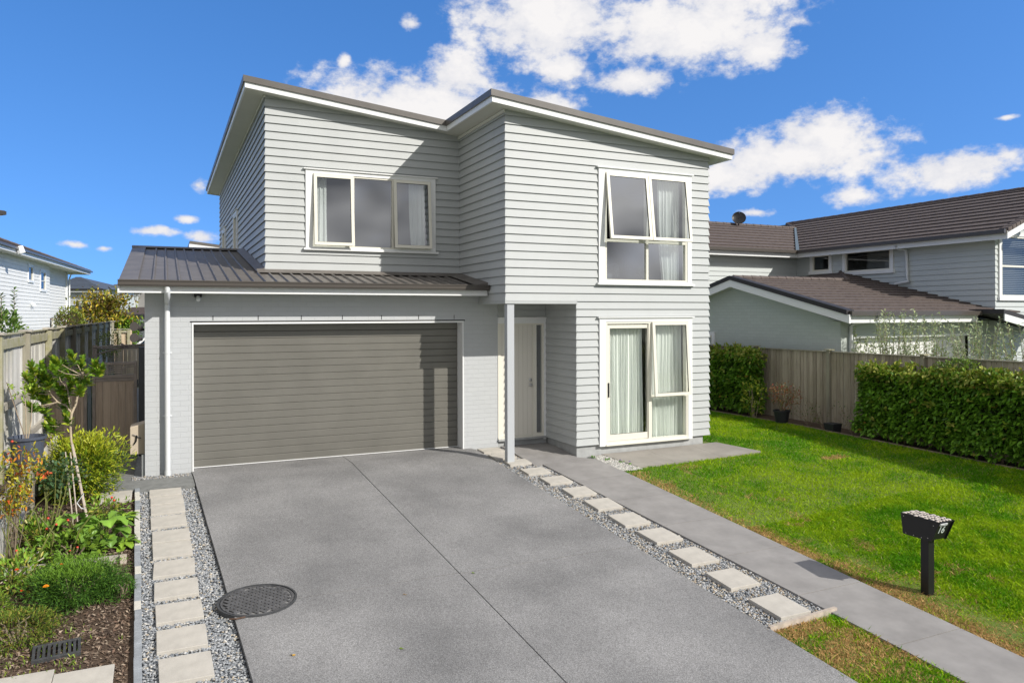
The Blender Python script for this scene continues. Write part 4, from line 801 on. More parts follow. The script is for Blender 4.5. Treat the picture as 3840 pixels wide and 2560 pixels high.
def scatter_chips(name, n, x0, x1, y0, y1, z, label, test=None):
    X = rng.uniform(x0, x1, n); Y = rng.uniform(y0, y1, n)
    if test is not None: ok = test(X, Y); X, Y = X[ok], Y[ok]; n = len(X)
    Z = np.array([G(a, b) for a, b in zip(X, Y)])+z+rng.uniform(0, .012, n); a = rng.uniform(0, 6.28, n); l_ = rng.uniform(.008, .028, n); w_ = l_*rng.uniform(.2, .5, n); t = rng.uniform(-.5, .5, (n, 2))
    D = np.stack([np.cos(a), np.sin(a), t[:, 0]], 1); S = np.stack([-np.sin(a), np.cos(a), t[:, 1]], 1); P = np.stack([X, Y, Z], 1)
    V = np.stack([P-D*l_[:, None], P-S*w_[:, None]+[0, 0, .004], P+D*l_[:, None], P+S*w_[:, None]], 1).reshape(-1, 3); F = np.arange(4*n).reshape(-1, 4)
    pal = np.array([(.10, .065, .045), (.16, .10, .07), (.24, .17, .12), (.06, .04, .03), (.34, .27, .2), (.20, .15, .11)]); C_ = pal[rng.integers(0, 6, n)]*rng.uniform(.6, 1.2, (n, 1))
    return tag(fast_mesh(name, V, F, M['chips'], cols=np.repeat(C_, 4, 0)), label, 'mulch', kind='stuff')
scatter_chips('bark_mulch', 17000, -1.69, -.30, 6.9, 12.2, .0, 'brown bark mulch covering the soil of the garden bed', lambda x, y: x < vER(y)-.035)
# ------------------------------------------------------------------ lawn
px = lambda y: 7.44+.28*(12.57-y)/1.37
strip('lawn', lambda y: PR(y)+.004, lambda y: 13.48+.04*(11.5-y), fr_(1.0, 11.19, 8), 6, -.005, M['turf'], .05)
strip('lawn', lambda y: 10.60 if y < 12.14 else 10.0, lambda y: 13.44 if y < 13 else 13.3+.03*(17-y), [11.19, 11.5, 12.2, 13, 15, 17, 20, 24], 3, -.004, M['turf'], 0)
strip('verge_lawn', lambda y: DR(y)+.004, lambda y: PL(y)-.004, fr_(.5, 5.79, 5), 2, -.004, M['turf'], 0)
def fbm(x, y, s, seed=0):
    r = np.random.default_rng(seed); v = 0; a = 1; tot = 0
    for o_ in range(4):
        g = r.random((64, 64)); X = (x*s*2**o_+r.random()*50); Y = (y*s*2**o_+r.random()*50); i = np.floor(X).astype(int); j = np.floor(Y).astype(int); u, w_ = X-i, Y-j; u = u*u*(3-2*u); w_ = w_*w_*(3-2*w_); i %= 64; j %= 64; i2, j2 = (i+1) % 64, (j+1) % 64
        v = v+a*((g[i, j]*(1-u)+g[i2, j]*u)*(1-w_)+(g[i, j2]*(1-u)+g[i2, j2]*u)*w_); tot += a; a *= .5
    return v/tot
def grass(name, x0, x1, y0, y1, n, test, label, dry=None, h=(.022, .045), wd=.0042, wedge=True):
    X = rng.uniform(x0, x1, n); Y = rng.uniform(y0, y1, n); ok = test(X, Y) & ((X < 1.95*Y+1.5) if wedge else (X >= 1.95*Y+1.5)); X, Y = X[ok], Y[ok]; n = len(X)
    Z = np.array([G(a, b) for a, b in zip(X, Y)])-.008
    a = rng.uniform(0, 6.28, n); hh = rng.uniform(*h, n)*(1+.7*(rng.random(n) < .07))*(.75+.5*fbm(X, Y, 1.7, 21)); ln = rng.uniform(.25, 1.2, n); b = rng.uniform(0, 6.28, n)
    W_ = wd*rng.uniform(.7, 1.4, n)*(1+.04*np.hypot(X, Y)); S = np.stack([np.cos(a)*W_, np.sin(a)*W_, np.zeros(n)], 1); P = np.stack([X, Y, Z], 1)
    Dv = np.stack([np.cos(b)*ln*hh, np.sin(b)*ln*hh, hh], 1)
    V = np.stack([P-S, P+S, P+Dv*.6+S*.7, P+Dv*[1.25, 1.25, 1], ], 1).reshape(-1, 3)
    F = np.arange(4*n).reshape(-1, 4)
    f1, f2, f3 = fbm(X, Y, .6, 1), fbm(X, Y, 2.5, 2), rng.random(n)
    t = np.clip((f1-.5)*2.6+(f2-.5)*2.2+(f3-.5)*1.2+.45, 0, 1)[:, None]
    C_ = np.array([.09, .28, .005])*(1-t)+np.array([.33, .48, .012])*t
    C_ *= rng.uniform(.75, 1.2, (n, 1)); pale = rng.random(n) < .04; C_[pale] = (.36, .38, .12)
    dr = np.clip(dry(X, Y, fbm(X, Y, 3.5, 5)), 0, 1) if dry is not None else np.zeros(n); isd = rng.random(n) < dr; C_[isd] = np.array([.55, .36, .15])*rng.uniform(.6, 1.25, (isd.sum(), 1)); V = V.reshape(n, 4, 3); V[isd, 2:, 2] = Z[isd, None]+(V[isd, 2:, 2]-Z[isd, None])*.85; V = V.reshape(-1, 3)
    return tag(fast_mesh(name, V, F, M['grass'], cols=np.repeat(C_, 4, 0)), label, 'grass', kind='stuff')
notpatio = lambda x, y: ~((y > 11.19) & (x < 10.15+.45*(12.57-y)/1.37)) & ~((y > 12.1) & (x < 10.13)) & ~((x < 7.75) & (y > 11.19))
vpr = np.vectorize(PR)
lawn_test = lambda x, y: (x > vpr(y)+.01+.03*fbm(x, y, 6, 9)) & (x < np.where(y > 11.5, 13.28+.03*(17-y), 13.45+.04*(11.5-y))) & notpatio(x, y)
dryf = lambda x, y, f: np.clip(1.5-(x-vpr(y))/np.where(y < 6.8, .50, .26), 0, 1)*np.clip((f-.22)*5, 0, .92)*(y < 11) + .5*((f > .66) & (x-vpr(y) < 1.5)) + .9*(((x-11.6)**2/.12+(y-10.3)**2/.02) < 1)*(f > .4)
grass('lawn_grass', 7.2, 11, 3.2, 8.2, 200000, lawn_test, 'sunlit green grass of the front lawn nearest the letterbox', dryf, wd=.0038)
grass('lawn_grass', 11, 14, 6.2, 8.2, 22000, lawn_test, 'green grass of the lawn at the right edge of the picture', None, wd=.004)
grass('lawn_grass', 7.2, 13.7, 8.2, 20, 190000, lawn_test, 'green grass of the lawn stretching back to the hedges and fence', dryf, h=(.022, .042), wd=.004)
grass('lawn_grass', 7.3, 13.7, 1.0, 6.2, 52000, lawn_test, 'green grass of the lawn right of the letterbox', None, wd=.0055, wedge=False)
grass('verge_grass', 5.5, 6.8, 2.8, 5.82, 26000, lambda x, y: (x > vDR(y)-.02) & (x < vPL(y)+.01), 'patchy dry grass between the driveway and the entry path', lambda x, y, f: np.clip((y-4.1)*.9, .15, .95)*np.clip((f-.3)*4, 0, 1), wd=.0042)
# ------------------------------------------------------------------ leaves
def leaves(name, P, D, Lf, Wf, C_, parent=None, mat_='leaf', fold=.25, droop=.15, roll=None):
    n = len(P); D = D/np.linalg.norm(D, axis=1, keepdims=True); up = np.array([0, 0, 1.])+rng.normal(0, .45, (n, 3)); S = np.cross(D, up); S /= np.linalg.norm(S, axis=1, keepdims=True)+1e-9; Nn = np.cross(S, D)
    Lf = np.broadcast_to(Lf, (n,))[:, None]; Wf = np.broadcast_to(Wf, (n,))[:, None]*.5; dz = np.array([0, 0, -1.])*droop*Lf
    m = lambda t, s_: P+D*Lf*t+S*Wf*s_+Nn*abs(s_)*fold*Wf+dz*t*t
    V = np.stack([m(0, 0), m(.32, -.9), m(.70, -.8), m(1, 0), m(.70, .8), m(.32, .9)], 1).reshape(-1, 3)
    b = np.arange(n)[:, None]*6; F = np.concatenate([b+[0, 1, 2, 3], b+[0, 3, 4, 5]], 0)
    return fast_mesh(name, V, F, M[mat_], parent, cols=np.repeat(C_, 6, 0))
def pick(pal, n, var=.25):
    pal = np.array(pal); return pal[rng.integers(0, len(pal), n)]*rng.uniform(1-var, 1+var, (n, 1))
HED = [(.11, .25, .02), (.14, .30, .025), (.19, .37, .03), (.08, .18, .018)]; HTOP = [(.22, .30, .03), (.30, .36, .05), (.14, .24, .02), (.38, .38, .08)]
def hedge(name, x0, x1, y0, y1, z1, n, label):
    shoots = int(n/160)
    h = wempty(name, ((x0+x1)/2, (y0+y1)/2, G((x0+x1)/2, (y0+y1)/2)), label, 'hedge')
    Pp, Dd, Cc = [], [], []
    def add(k, fx, nrm, top=False):
        a, b = rng.random(k), rng.random(k); P = np.stack(fx(a, b), 1).astype(float); bump = (fbm(P[:, 1]+P[:, 0], P[:, 2]+P[:, 0]*.7, 2.6, 3)-.5)*.42; dep = -rng.random(k)**2*.22
        P += np.array(nrm)*(bump+dep)[:, None]; D = np.array(nrm)+rng.normal(0, .65, (k, 3))+[0, 0, .35 if top else -.15]
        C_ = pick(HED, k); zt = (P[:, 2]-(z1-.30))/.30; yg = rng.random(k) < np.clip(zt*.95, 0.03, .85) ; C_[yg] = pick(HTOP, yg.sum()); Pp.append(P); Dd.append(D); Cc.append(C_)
    zb = lambda y: np.array([G(x0, q) for q in np.atleast_1d(y)])+.10
    A = (y1-y0)*(z1+.2); B = (x1-x0)*(y1-y0); E_ = (x1-x0)*(z1+.2); tot = A+B*1.2+2*E_
    fr0 = lambda a, b: (np.full(len(a), x0), y0+(y1-y0)*a, zb(y0+(y1-y0)*a)+(z1-zb(y0+(y1-y0)*a))*b)
    add(int(n*A/tot), fr0, (-1, 0, .0)); add(int(n*B*1.2/tot), lambda a, b: (x0+(x1-x0)*a, y0+(y1-y0)*b, np.full(len(a), z1)), (0, 0, 1), True)
    for yy, s_ in ((y0, -1), (y1, 1)): add(int(n*E_/tot), lambda a, b: (x0+(x1-x0)*a, np.full(len(a), yy), zb(np.full(len(a), yy))+(z1-zb(yy))*b), (0, s_, 0))
    for _ in range(shoots):   # stray shoots standing out of the clipped face and top
        y_ = rng.uniform(y0, y1); tp = rng.random() < .7; b0 = np.array([x0+(rng.uniform(0, x1-x0) if tp else 0), y_, z1 if tp else rng.uniform(.3, z1)]); dv = np.array([0, rng.normal(0, .25), 1.]) if tp else np.array([-.8, rng.normal(0, .4), .5]); m_ = 9; t_ = np.linspace(0, rng.uniform(.08, .2), m_)[:, None]
        Pp.append(b0+dv*t_); Dd.append(dv+rng.normal(0, .7, (m_, 3))); Cc.append(pick(HTOP, m_))
    P = np.concatenate(Pp); D = np.concatenate(Dd); C_ = np.concatenate(Cc); k = len(P)
    br_ = rng.random(k) < .006; C_[br_] = (.30, .20, .04)
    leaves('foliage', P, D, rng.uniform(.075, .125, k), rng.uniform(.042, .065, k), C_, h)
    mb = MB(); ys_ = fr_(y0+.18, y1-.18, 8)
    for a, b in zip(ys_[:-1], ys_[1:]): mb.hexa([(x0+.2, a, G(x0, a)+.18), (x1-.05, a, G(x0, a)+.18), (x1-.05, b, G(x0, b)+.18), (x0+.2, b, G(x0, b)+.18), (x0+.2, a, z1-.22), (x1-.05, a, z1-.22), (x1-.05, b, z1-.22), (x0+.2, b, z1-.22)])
    mb.build('shaded_core', mat('hedge_core_shade', (.03, .045, .012), .95, 25, .6), h)  # plain box for the twig mass, coloured dark as the shade inside the hedge
    mb = MB(); y = y0+.3
    while y < y1: g0 = G(x0, y); mb.tube([(x0+.3, y, g0-.1), (x0+.28+random.uniform(-.05, .05), y+random.uniform(-.1, .1), g0+.5)], [.022, .014], 6); y += random.uniform(.35, .6)
    st = mb.build('stems', M['bark'], h); st['kind'] = 'stuff'
    return h
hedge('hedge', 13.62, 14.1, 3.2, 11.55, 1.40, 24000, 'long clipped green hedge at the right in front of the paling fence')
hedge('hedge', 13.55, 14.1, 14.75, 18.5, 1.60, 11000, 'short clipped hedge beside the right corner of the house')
def bush(name, c, r, n, L_, W_, pal, label, cat='shrub', stems=7, mat_='leaf', shell=.55, up=.4, group=None, droop=.15, base=None, noise=.5, stem_m='bark', tips=None, thin=.008):
    base = base or (c[0], c[1], c[2]-r[2]); h = wempty(name, base, label, cat, 0, group)
    d = rng.normal(0, 1, (n, 3)); d /= np.linalg.norm(d, axis=1, keepdims=True); rad = (shell+(1-shell)*rng.random(n))**.7
    lump = 1+noise*(fbm(d[:, 0]*1.5+d[:, 2]+9, d[:, 1]*1.5-d[:, 2]*.8+9, 1.6, int(abs(c[0]*100)) % 50)-.5)*1.4
    P = np.array(c)+d*np.array(r)*(rad*lump)[:, None]; D = d*.8+rng.normal(0, .5, (n, 3))+[0, 0, up]
    C_ = pick(pal, n)
    if tips is not None: m_ = (d[:, 2]*.6+rad*.5+rng.random(n)*.3) > .95; C_[m_] = pick(tips, m_.sum())
    leaves('foliage', P, D, rng.uniform(.75, 1.25, n)*L_, rng.uniform(.75, 1.2, n)*W_, C_, h, mat_, droop=droop)
    mb = MB(); b = Vector(base)
    for k in range(stems):
        t = 2*math.pi*k/stems+random.random(); e = Vector((c[0]+r[0]*.75*math.cos(t)*random.uniform(.3, 1), c[1]+r[1]*.75*math.sin(t)*random.uniform(.3, 1), c[2]+r[2]*random.uniform(-.1, .7))); m = (b+e)/2+Vector((random.uniform(-.05, .05), random.uniform(-.05, .05), .04)); mb.tube([b+Vector((math.cos(t)*.02, math.sin(t)*.02, -.05)), m, e], [thin*1.5, thin, thin*.5], 5)
    mb.build('stems', M[stem_m], h)['kind'] = 'stuff'
    return h
LIME = [(.20, .28, .015), (.30, .36, .02), (.13, .22, .015), (.08, .15, .012), (.40, .42, .03)]
bush('shrub', (-1.06, 12.45, .44), (.52, .55, .50), 7000, .085, .019, LIME, 'bright yellow green narrow leaved shrub between the staked tree and the gate', up=.5, base=(-1.0, 12.45, -.05), stems=9, shell=.35, noise=1.3, tips=[(.42, .44, .03), (.32, .38, .02)])
bush('shrub', (-1.25, 12.3, .28), (.32, .4, .32), 1500, .05, .012, [(.03, .07, .01), (.05, .10, .015)], 'dark green low shrub behind the staked tree at the retaining wall', shell=.2)
MAR = [(.05, .13, .02), (.08, .19, .02), (.12, .25, .03), (.04, .10, .015)]
m_ = bush('marigold_plant', (-.85, 9.0, -.20), (.47, .50, .27), 15000, .045, .0075, MAR, 'large feathery marigold plant with orange flowers in the garden bed', 'marigold', mat_='leafsoft', up=.45, shell=.40, noise=1.3, base=(-.85, 8.95, -.38), tips=[(.16, .30, .03)])
mb = MB()
def flower(pt, r, m, parent):
    mb = MB(); pt = Vector(pt)
    for ring_, (k, rr, zz) in enumerate(((11, r, 0), (9, r*.7, r*.25), (6, r*.4, r*.42))):
        for i in range(k):
            t = 2*math.pi*i/k+ring_*.3; a, b = t-.32, t+.32
            mb.quad(pt+Vector((0, 0, zz)), pt+Vector((math.cos(a)*rr*.7, math.sin(a)*rr*.7, zz+r*.05)), pt+Vector((math.cos(t)*rr, math.sin(t)*rr, zz-r*.1)), pt+Vector((math.cos(b)*rr*.7, math.sin(b)*rr*.7, zz+r*.05)))
    return mb.build('flower', M[m], parent)
flower((-1.06, 8.62, -.06), .032, 'orange', m_); flower((-1.30, 8.9, -.16), .026, 'redor', m_); flower((-1.36, 9.0, .03), .024, 'redor', m_); flower((-.98, 9.1, .0), .02, 'redor', m_)
bush('marigold_plant', (-.42, 8.95, -.30), (.14, .22, .13), 1400, .034, .008, MAR, 'small marigold clump touching the grey edging blocks', 'marigold', mat_='leafsoft', base=(-.42, 8.95, -.38))
bush('marigold_plant', (-1.3, 8.3, -.33), (.42, .36, .17), 4600, .036, .009, [(.12, .20, .02), (.20, .26, .03), (.08, .14, .02), (.28, .24, .05)], 'yellowing feathery marigold plant sprawling behind the drain grate', 'marigold', mat_='leafsoft', base=(-1.25, 8.25, -.42))
bush('marigold_plant', (-1.55, 8.85, -.30), (.16, .2, .16), 1200, .036, .009, [(.16, .28, .03), (.24, .32, .04)], 'pale green marigold clump at the left edge beside the retaining wall', 'marigold', mat_='leafsoft', base=(-1.55, 8.85, -.38))
# weeds: thin blades in the mulch
n = 900; X = rng.uniform(-1.6, -.36, n); Y = 7.5+rng.random(n)**1.3*2.2; cl = fbm(X, Y, 3, 11) > .5; X, Y = X[cl], Y[cl]; n = len(X)
P = np.stack([X, Y, [G(a, b)+.0 for a, b in zip(X, Y)]], 1); tag(leaves('weeds', P, rng.normal(0, .45, (n, 3))+[0, 0, 1], rng.uniform(.03, .075, n), .009, pick([(.2, .32, .03), (.3, .36, .05), (.14, .24, .03)], n)), 'short green weeds sprouting through the bark mulch', 'weeds', kind='stuff')
# big leaved plants
def bigleaf_plant(name, c, n, L_, W_, pal, label, cat, elev=(.2, 1.1), lobes=.18, spread=.1, h=.1, stem=True, wav=.03):
    base = (c[0], c[1], G(c[0], c[1])); hp = wempty(name, base, label, cat); V, F, C_ = [], [], []; sm = MB(); K = 9
    for i in range(n):
        t = i*2.4+random.uniform(-.4, .4); e = random.uniform(*elev); ll = L_*random.uniform(.6, 1.1); ww = W_*random.uniform(.8, 1.1); q = random.random(); hz = h*(.25+.75*random.random()); r0 = spread*random.uniform(.2, 1)
        p = Vector((c[0]+r0*math.cos(t), c[1]+r0*math.sin(t), base[2]+hz)); col = np.array(pal[random.randrange(len(pal))])*random.uniform(.8, 1.2)
        S = Vector((-math.sin(t), math.cos(t), random.uniform(-.3, .3))); i0 = len(V); pos = p.copy(); ang = e
        for k in range(K):
            u = k/(K-1); wk = ww*.5*(math.sin(math.pi*min(1, u*.92+.06))**.75)*(1+lobes*math.cos(k*math.pi)); Dv = Vector((math.cos(t)*math.cos(ang), math.sin(t)*math.cos(ang), math.sin(ang))); up = S.cross(Dv)*-1
            if k: pos = pos+Dv*ll/(K-1)
            ang -= random.uniform(.08, .28); wv = wav*ww*math.sin(k*2.1+i)
            for s_ in (-1, -.5, 0, .5, 1): V.append(tuple(pos+S*wk*s_+up*(abs(s_)*wk*.35+wv*s_))); C_.append(col*(1.25 if s_ == 0 else 1))
        for k in range(K-1):
            for j in range(4): F.append((i0+k*5+j, i0+k*5+j+1, i0+(k+1)*5+j+1, i0+(k+1)*5+j))
        if stem: sm.tube([(c[0], c[1], base[2]-.02), (c[0]+r0*.5*math.cos(t), c[1]+r0*.5*math.sin(t), base[2]+hz*.6), tuple(p)], [.007, .005, .003], 5)
    fast_mesh('foliage', V, F, M['leaf'], hp, cols=np.array(C_), smooth=True)
    if stem: sm.build('stems', M['cane'], hp)['kind'] = 'stuff'
    return hp
EGG = [(.17, .31, .05), (.21, .38, .05), (.13, .25, .04)]
bigleaf_plant('eggplant', (-.66, 10.45), 26, .27, .17, EGG, 'broad lobed green vegetable plant leaning towards the cream edging', 'vegetable plant', (.1, .9), .16, .18, .34)
bigleaf_plant('eggplant', (-1.05, 10.75), 20, .25, .14, EGG, 'broad leaved green vegetable plant below the staked tree', 'vegetable plant', (.1, .9), .16, .16, .34)
bigleaf_plant('lettuce', (-.50, 11.3), 24, .20, .08, [(.22, .36, .04), (.28, .42, .05)], 'bright green lettuce near the top of the garden edging', 'lettuce', (.6, 1.3), .04, .03, .03, False)
bigleaf_plant('leafy_green', (-.46, 10.35), 18, .19, .09, [(.24, .38, .04), (.18, .32, .04)], 'bright wavy leafed green plant hanging over the edging blocks', 'vegetable plant', (.2, 1.), .12, .05, .08, False)
bigleaf_plant('leafy_green', (-1.52, 10.15), 9, .17, .09, [(.2, .34, .04)], 'bright leafy green plant beside the retaining wall', 'vegetable plant', (.6, 1.2), .05, .04, .06, False)
bush('leafy_green', (-1.0, 10.15, -.12), (.42, .28, .18), 700, .075, .04, [(.14, .26, .03), (.2, .32, .03), (.1, .18, .02)], 'tangled green leaves spreading over the bed behind the timber divider', 'garden plants', base=(-1.0, 10.15, -.26))
bigleaf_plant('leafy_green', (-1.1, 9.75), 20, .14, .08, [(.14, .26, .03), (.2, .3, .03)], 'low leafy plant in front of the timber divider', 'vegetable plant', (.2, .9), .05, .12, .1, False)
for c_, r_, n_, lb_ in (((-1.42, 9.35, -.12), (.26, .30, .22), 420, 'loose mixed green stems between the rose canes and the large marigold'), ((-1.45, 10.7, -.02), (.28, .35, .24), 520, 'tangled green plants at the foot of the retaining wall behind the roses'), ((-.75, 11.5, -.02), (.28, .25, .12), 260, 'low yellow green plants round the foot of the staked tree')):
    bush('garden_plant', c_, r_, n_, .075, .026, [(.16, .30, .03), (.22, .36, .04), (.12, .22, .02), (.34, .32, .06)], lb_, 'garden plants', shell=.2, noise=1.6, up=.6, base=(c_[0], c_[1], G(c_[0], c_[1])), stems=8, stem_m='cane', thin=.005)
# staked tree
T = wempty('staked_tree', (-.97, 11.72, -.11), 'young staked tree with glossy leaf clusters in front of the gate', 'tree')
tips = [(-1.58, 11.54, 1.96), (-1.48, 11.73, 1.94), (-1.33, 11.62, 2.02), (-1.15, 11.76, 2.08), (-1.02, 11.78, 2.0), (-0.83, 11.44, 1.97), (-0.75, 11.41, 1.91), (-1.69, 11.9, 1.8), (-1.56, 11.56, 1.75), (-1.38, 11.54, 1.77), (-1.33, 12.0, 1.86), (-1.18, 11.68, 1.8), (-1.12, 11.9, 1.8), (-0.98, 11.69, 1.73), (-1.53, 11.78, 1.56), (-1.6, 11.49, 1.45), (-1.55, 11.78, 1.38), (-1.23, 11.92, 1.46), (-1.2, 11.71, 1.27), (-1.41, 11.84, 1.2), (-1.44, 11.8, 1.12), (-1.01, 11.44, 1.65), (-1.27, 11.85, 1.6), (-0.96, 11.75, 1.8), (-1.45, 11.58, 1.83), (-1.33, 11.42, 1.93), (-1.25, 11.92, 1.96), (-1.61, 11.68, 1.63), (-1.47, 11.83, 1.58), (-1.16, 11.93, 1.65), (-1.33, 11.83, 1.66), (-1.2, 11.95, 1.35), (-1.54, 11.64, 1.9)]
mb = MB(); mb.tube([(-.97, 11.72, -.15), (-1.04, 11.72, .3), (-1.10, 11.72, .70), (-1.145, 11.72, .91), (-1.153, 11.72, 1.12), (-1.14, 11.72, 1.29)], [.018, .016, .015, .014, .015, .018], 8)
mb.tube([(-1.14, 11.72, 1.27), (-1.09, 11.72, 1.40), (-1.06, 11.71, 1.54), (-1.05, 11.72, 1.68), (-1.0, 11.72, 1.78)], [.017, .015, .013, .01, .006], 7)
mb.tube([(-1.14, 11.72, 1.28), (-1.2, 11.74, 1.38), (-1.30, 11.72, 1.44), (-1.38, 11.7, 1.55)], [.013, .011, .01, .008], 7); mb.tube([(-1.14, 11.72, 1.28), (-1.17, 11.8, 1.42), (-1.2, 11.85, 1.6)], [.012, .01, .007], 7)
mb.build('trunk', M['barkpale'], T, True)
mb = MB(); nodes = [Vector((-1.0, 11.72, 1.78)), Vector((-1.06, 11.71, 1.54)), Vector((-1.38, 11.7, 1.55)), Vector((-1.2, 11.85, 1.6)), Vector((-1.30, 11.72, 1.44)), Vector((-1.14, 11.72, 1.15))]
P, D, C_ = [], [], []
TR = [(.10, .20, .014), (.15, .26, .018), (.08, .16, .014), (.23, .33, .02), (.36, .42, .04)]
for t_ in tips:
    t_ = Vector(t_); nb = min(nodes, key=lambda q: (q-t_).length+max(0, q.z-t_.z)*2); mid = nb.lerp(t_, .55)+Vector((random.uniform(-.03, .03), random.uniform(-.03, .03), -.03)); mb.tube([nb, mid, t_], [.007, .005, .0035], 5); dirv = (t_-mid).normalized()*.6+Vector((0, 0, .5))
    dirv.normalize()
    for k in range(38):
        s_ = k/38; a = k*2.4; pr = t_-dirv*.17*(1-s_); rad = Vector((math.cos(a), math.sin(a), 0)); P.append(pr); D.append(rad*(1-.55*s_)+dirv*(.3+1.0*s_)); C_.append(np.array(TR[min(4, int(random.random()**1.7*5))])*random.uniform(.8, 1.2))
leaves('crown', np.array(P, float), np.array(D, float), rng.uniform(.072, .128, len(P)), rng.uniform(.034, .052, len(P)), np.array(C_), T, droop=.1)
mb.build('branches', M['barkpale'], T)['kind'] = 'stuff'
for i, (a, b, r, lb) in enumerate((((-1.2, 11.6, .78), (-1.07, 11.21, -.16), .008, 'thin pale cane standing left of the tree trunk'), ((-1.142, 11.6, .77), (-1.02, 11.22, -.16), .009, 'thin cane tied close against the tree trunk'), ((-1.124, 11.62, .87), (-.926, 11.40, -.14), .018, 'thick pale wooden stake leaning on the tree trunk'))):
    mb = MB(); mb.tube([b, a], r, 7); s_ = tag(mb.build('garden_stake', M['stake'], None, True), lb, 'stake')
mb = MB(); mb.tube([(-1.0, 11.55, .22), (-.97, 11.40, .24), (-1.05, 11.42, .12), (-1.0, 11.4, .05), (-.95, 11.43, .03)], .006, 5); tag(mb.build('tree_tie', M['sign']), 'pale green tie looped round stake and tree trunk', 'tie')
# black pot with a bare sapling on the retaining wall
pt = wempty('plant_pot', (-1.59, 11.32, .72), 'large slate blue plastic pot on top of the retaining wall', 'plant pot')
def pot(mb, c, r0, r1, h, n=24, lip=.012):
    cx, cy, cz = c; prof = [(r0, 0), (r1-.012, h-.04), (r1-.012, h-.035), (r1+lip, h-.035), (r1+lip, h), (r1-.008, h), (r1-.02, h-.05), (.001, h-.055)]
    rr = [[(cx+a*math.cos(2*math.pi*i/n), cy+a*math.sin(2*math.pi*i/n), cz+z) for i in range(n)] for a, z in prof]
    for a, b in zip(rr[:-1], rr[1:]):
        for i in range(n): mb.quad(a[i], a[(i+1) % n], b[(i+1) % n], b[i])
mb = MB(); pot(mb, (-1.59, 11.32, .72), .165, .205, .34); mb.build('pot_body', M['bluepot'], pt, True)
mb = MB(); mb.tube([(-1.59, 11.32, .99), (-1.59, 11.32, 1.0)], .185, 20); mb.build('soil', M['soil'], pt)
sp = wempty('sapling', (-1.6, 11.32, 1.0), 'thin sapling with small yellow green leaves growing in the pot', 'sapling'); mb = MB()
mb.tube([(-1.6, 11.32, .99), (-1.605, 11.32, 1.2), (-1.61, 11.32, 1.45), (-1.62, 11.3, 1.68)], [.009, .008, .006, .003], 6); mb.tube([(-1.59, 11.32, .99), (-1.55, 11.33, 1.25), (-1.54, 11.33, 1.5)], [.008, .006, .003], 6); mb.tube([(-1.61, 11.32, 1.5), (-1.70, 11.3, 1.58), (-1.76, 11.3, 1.70)], [.004, .003, .002], 5); mb.build('stem', M['barkpale'], sp)
P = []; D = []
for cpt in ((-1.76, 11.3, 1.70), (-1.71, 11.3, 1.60), (-1.62, 11.3, 1.71), (-1.56, 11.3, 1.70), (-1.64, 11.3, 1.60), (-1.6, 11.3, 1.66)):
    for k in range(13): P.append(np.array(cpt)+rng.normal(0, .018, 3)); D.append(rng.normal(0, 1, 3)+[0, 0, .2])
leaves('crown', np.array(P), np.array(D), .045, .028, pick([(.22, .34, .03), (.30, .40, .05)], len(P)), sp)
mb = MB(); mb.tube([(-1.60, 11.25, 1.03), (-1.81, 11.30, 1.76)], .006, 6); tag(mb.build('garden_stake', M['bark']), 'thin dark stick leaning against the fence from the pot', 'stake')
# nandina with red and yellow leaves
nd_ = wempty('nandina_shrub', (-1.58, 10.2, -.25), 'shrub with yellow, orange and red autumn leaves at the left edge', 'shrub')
P, D, Cx = [], [], []; mb = MB()
NP = [(.50, .42, .03), (.42, .36, .03), (.55, .22, .03), (.20, .24, .03), (.10, .16, .03), (.55, .10, .03), (.30, .30, .02)]
for k in range(74):
    c0 = Vector((-1.68+random.random()**1.2*.42, 10.3+random.uniform(-.3, .3),   .40+random.random()**1.3*.62)); 
    if c0.z < .7 and c0.x > -1.45: c0.x -= .2
    b0 = Vector((-1.6+random.uniform(-.06, .06), 10.2+random.uniform(-.08, .08), -.28)); (mb.tube([b0, b0.lerp(c0, .5)+Vector((0, 0, .12)), c0], [.005, .003, .002], 4) if k % 4 == 0 else None); pc = NP[min(6, int(abs(random.gauss(0, 2.6))))]
    for j in range(13): P.append(np.array(c0)+rng.normal(0, .042, 3)); D.append(rng.normal(0, 1, 3)+[0, 0, -.1]); Cx.append(np.array(pc if random.random() < .7 else random.choice(NP))*random.uniform(.7, 1.2))
leaves('foliage', np.array(P), np.array(D), rng.uniform(.045, .07, len(P)), .024, np.array(Cx), nd_); mb.build('stems', M['bark'], nd_)['kind'] = 'stuff'
bush('rose_bush', (-1.22, 10.9, .62), (.30, .35, .22), 420, .055, .038, [(.04, .10, .03), (.06, .12, .05), (.10, .14, .05)], 'thorny rose bush with dark leaves between the nandina and the tree', 'rose bush', base=(-1.3, 10.6, -.2), stems=6, stem_m='cane', shell=.2)
rs_ = wempty('rose_bush', (-1.35, 9.95, -.28), 'bare rose canes carrying red and orange hips in the garden bed', 'rose bush')
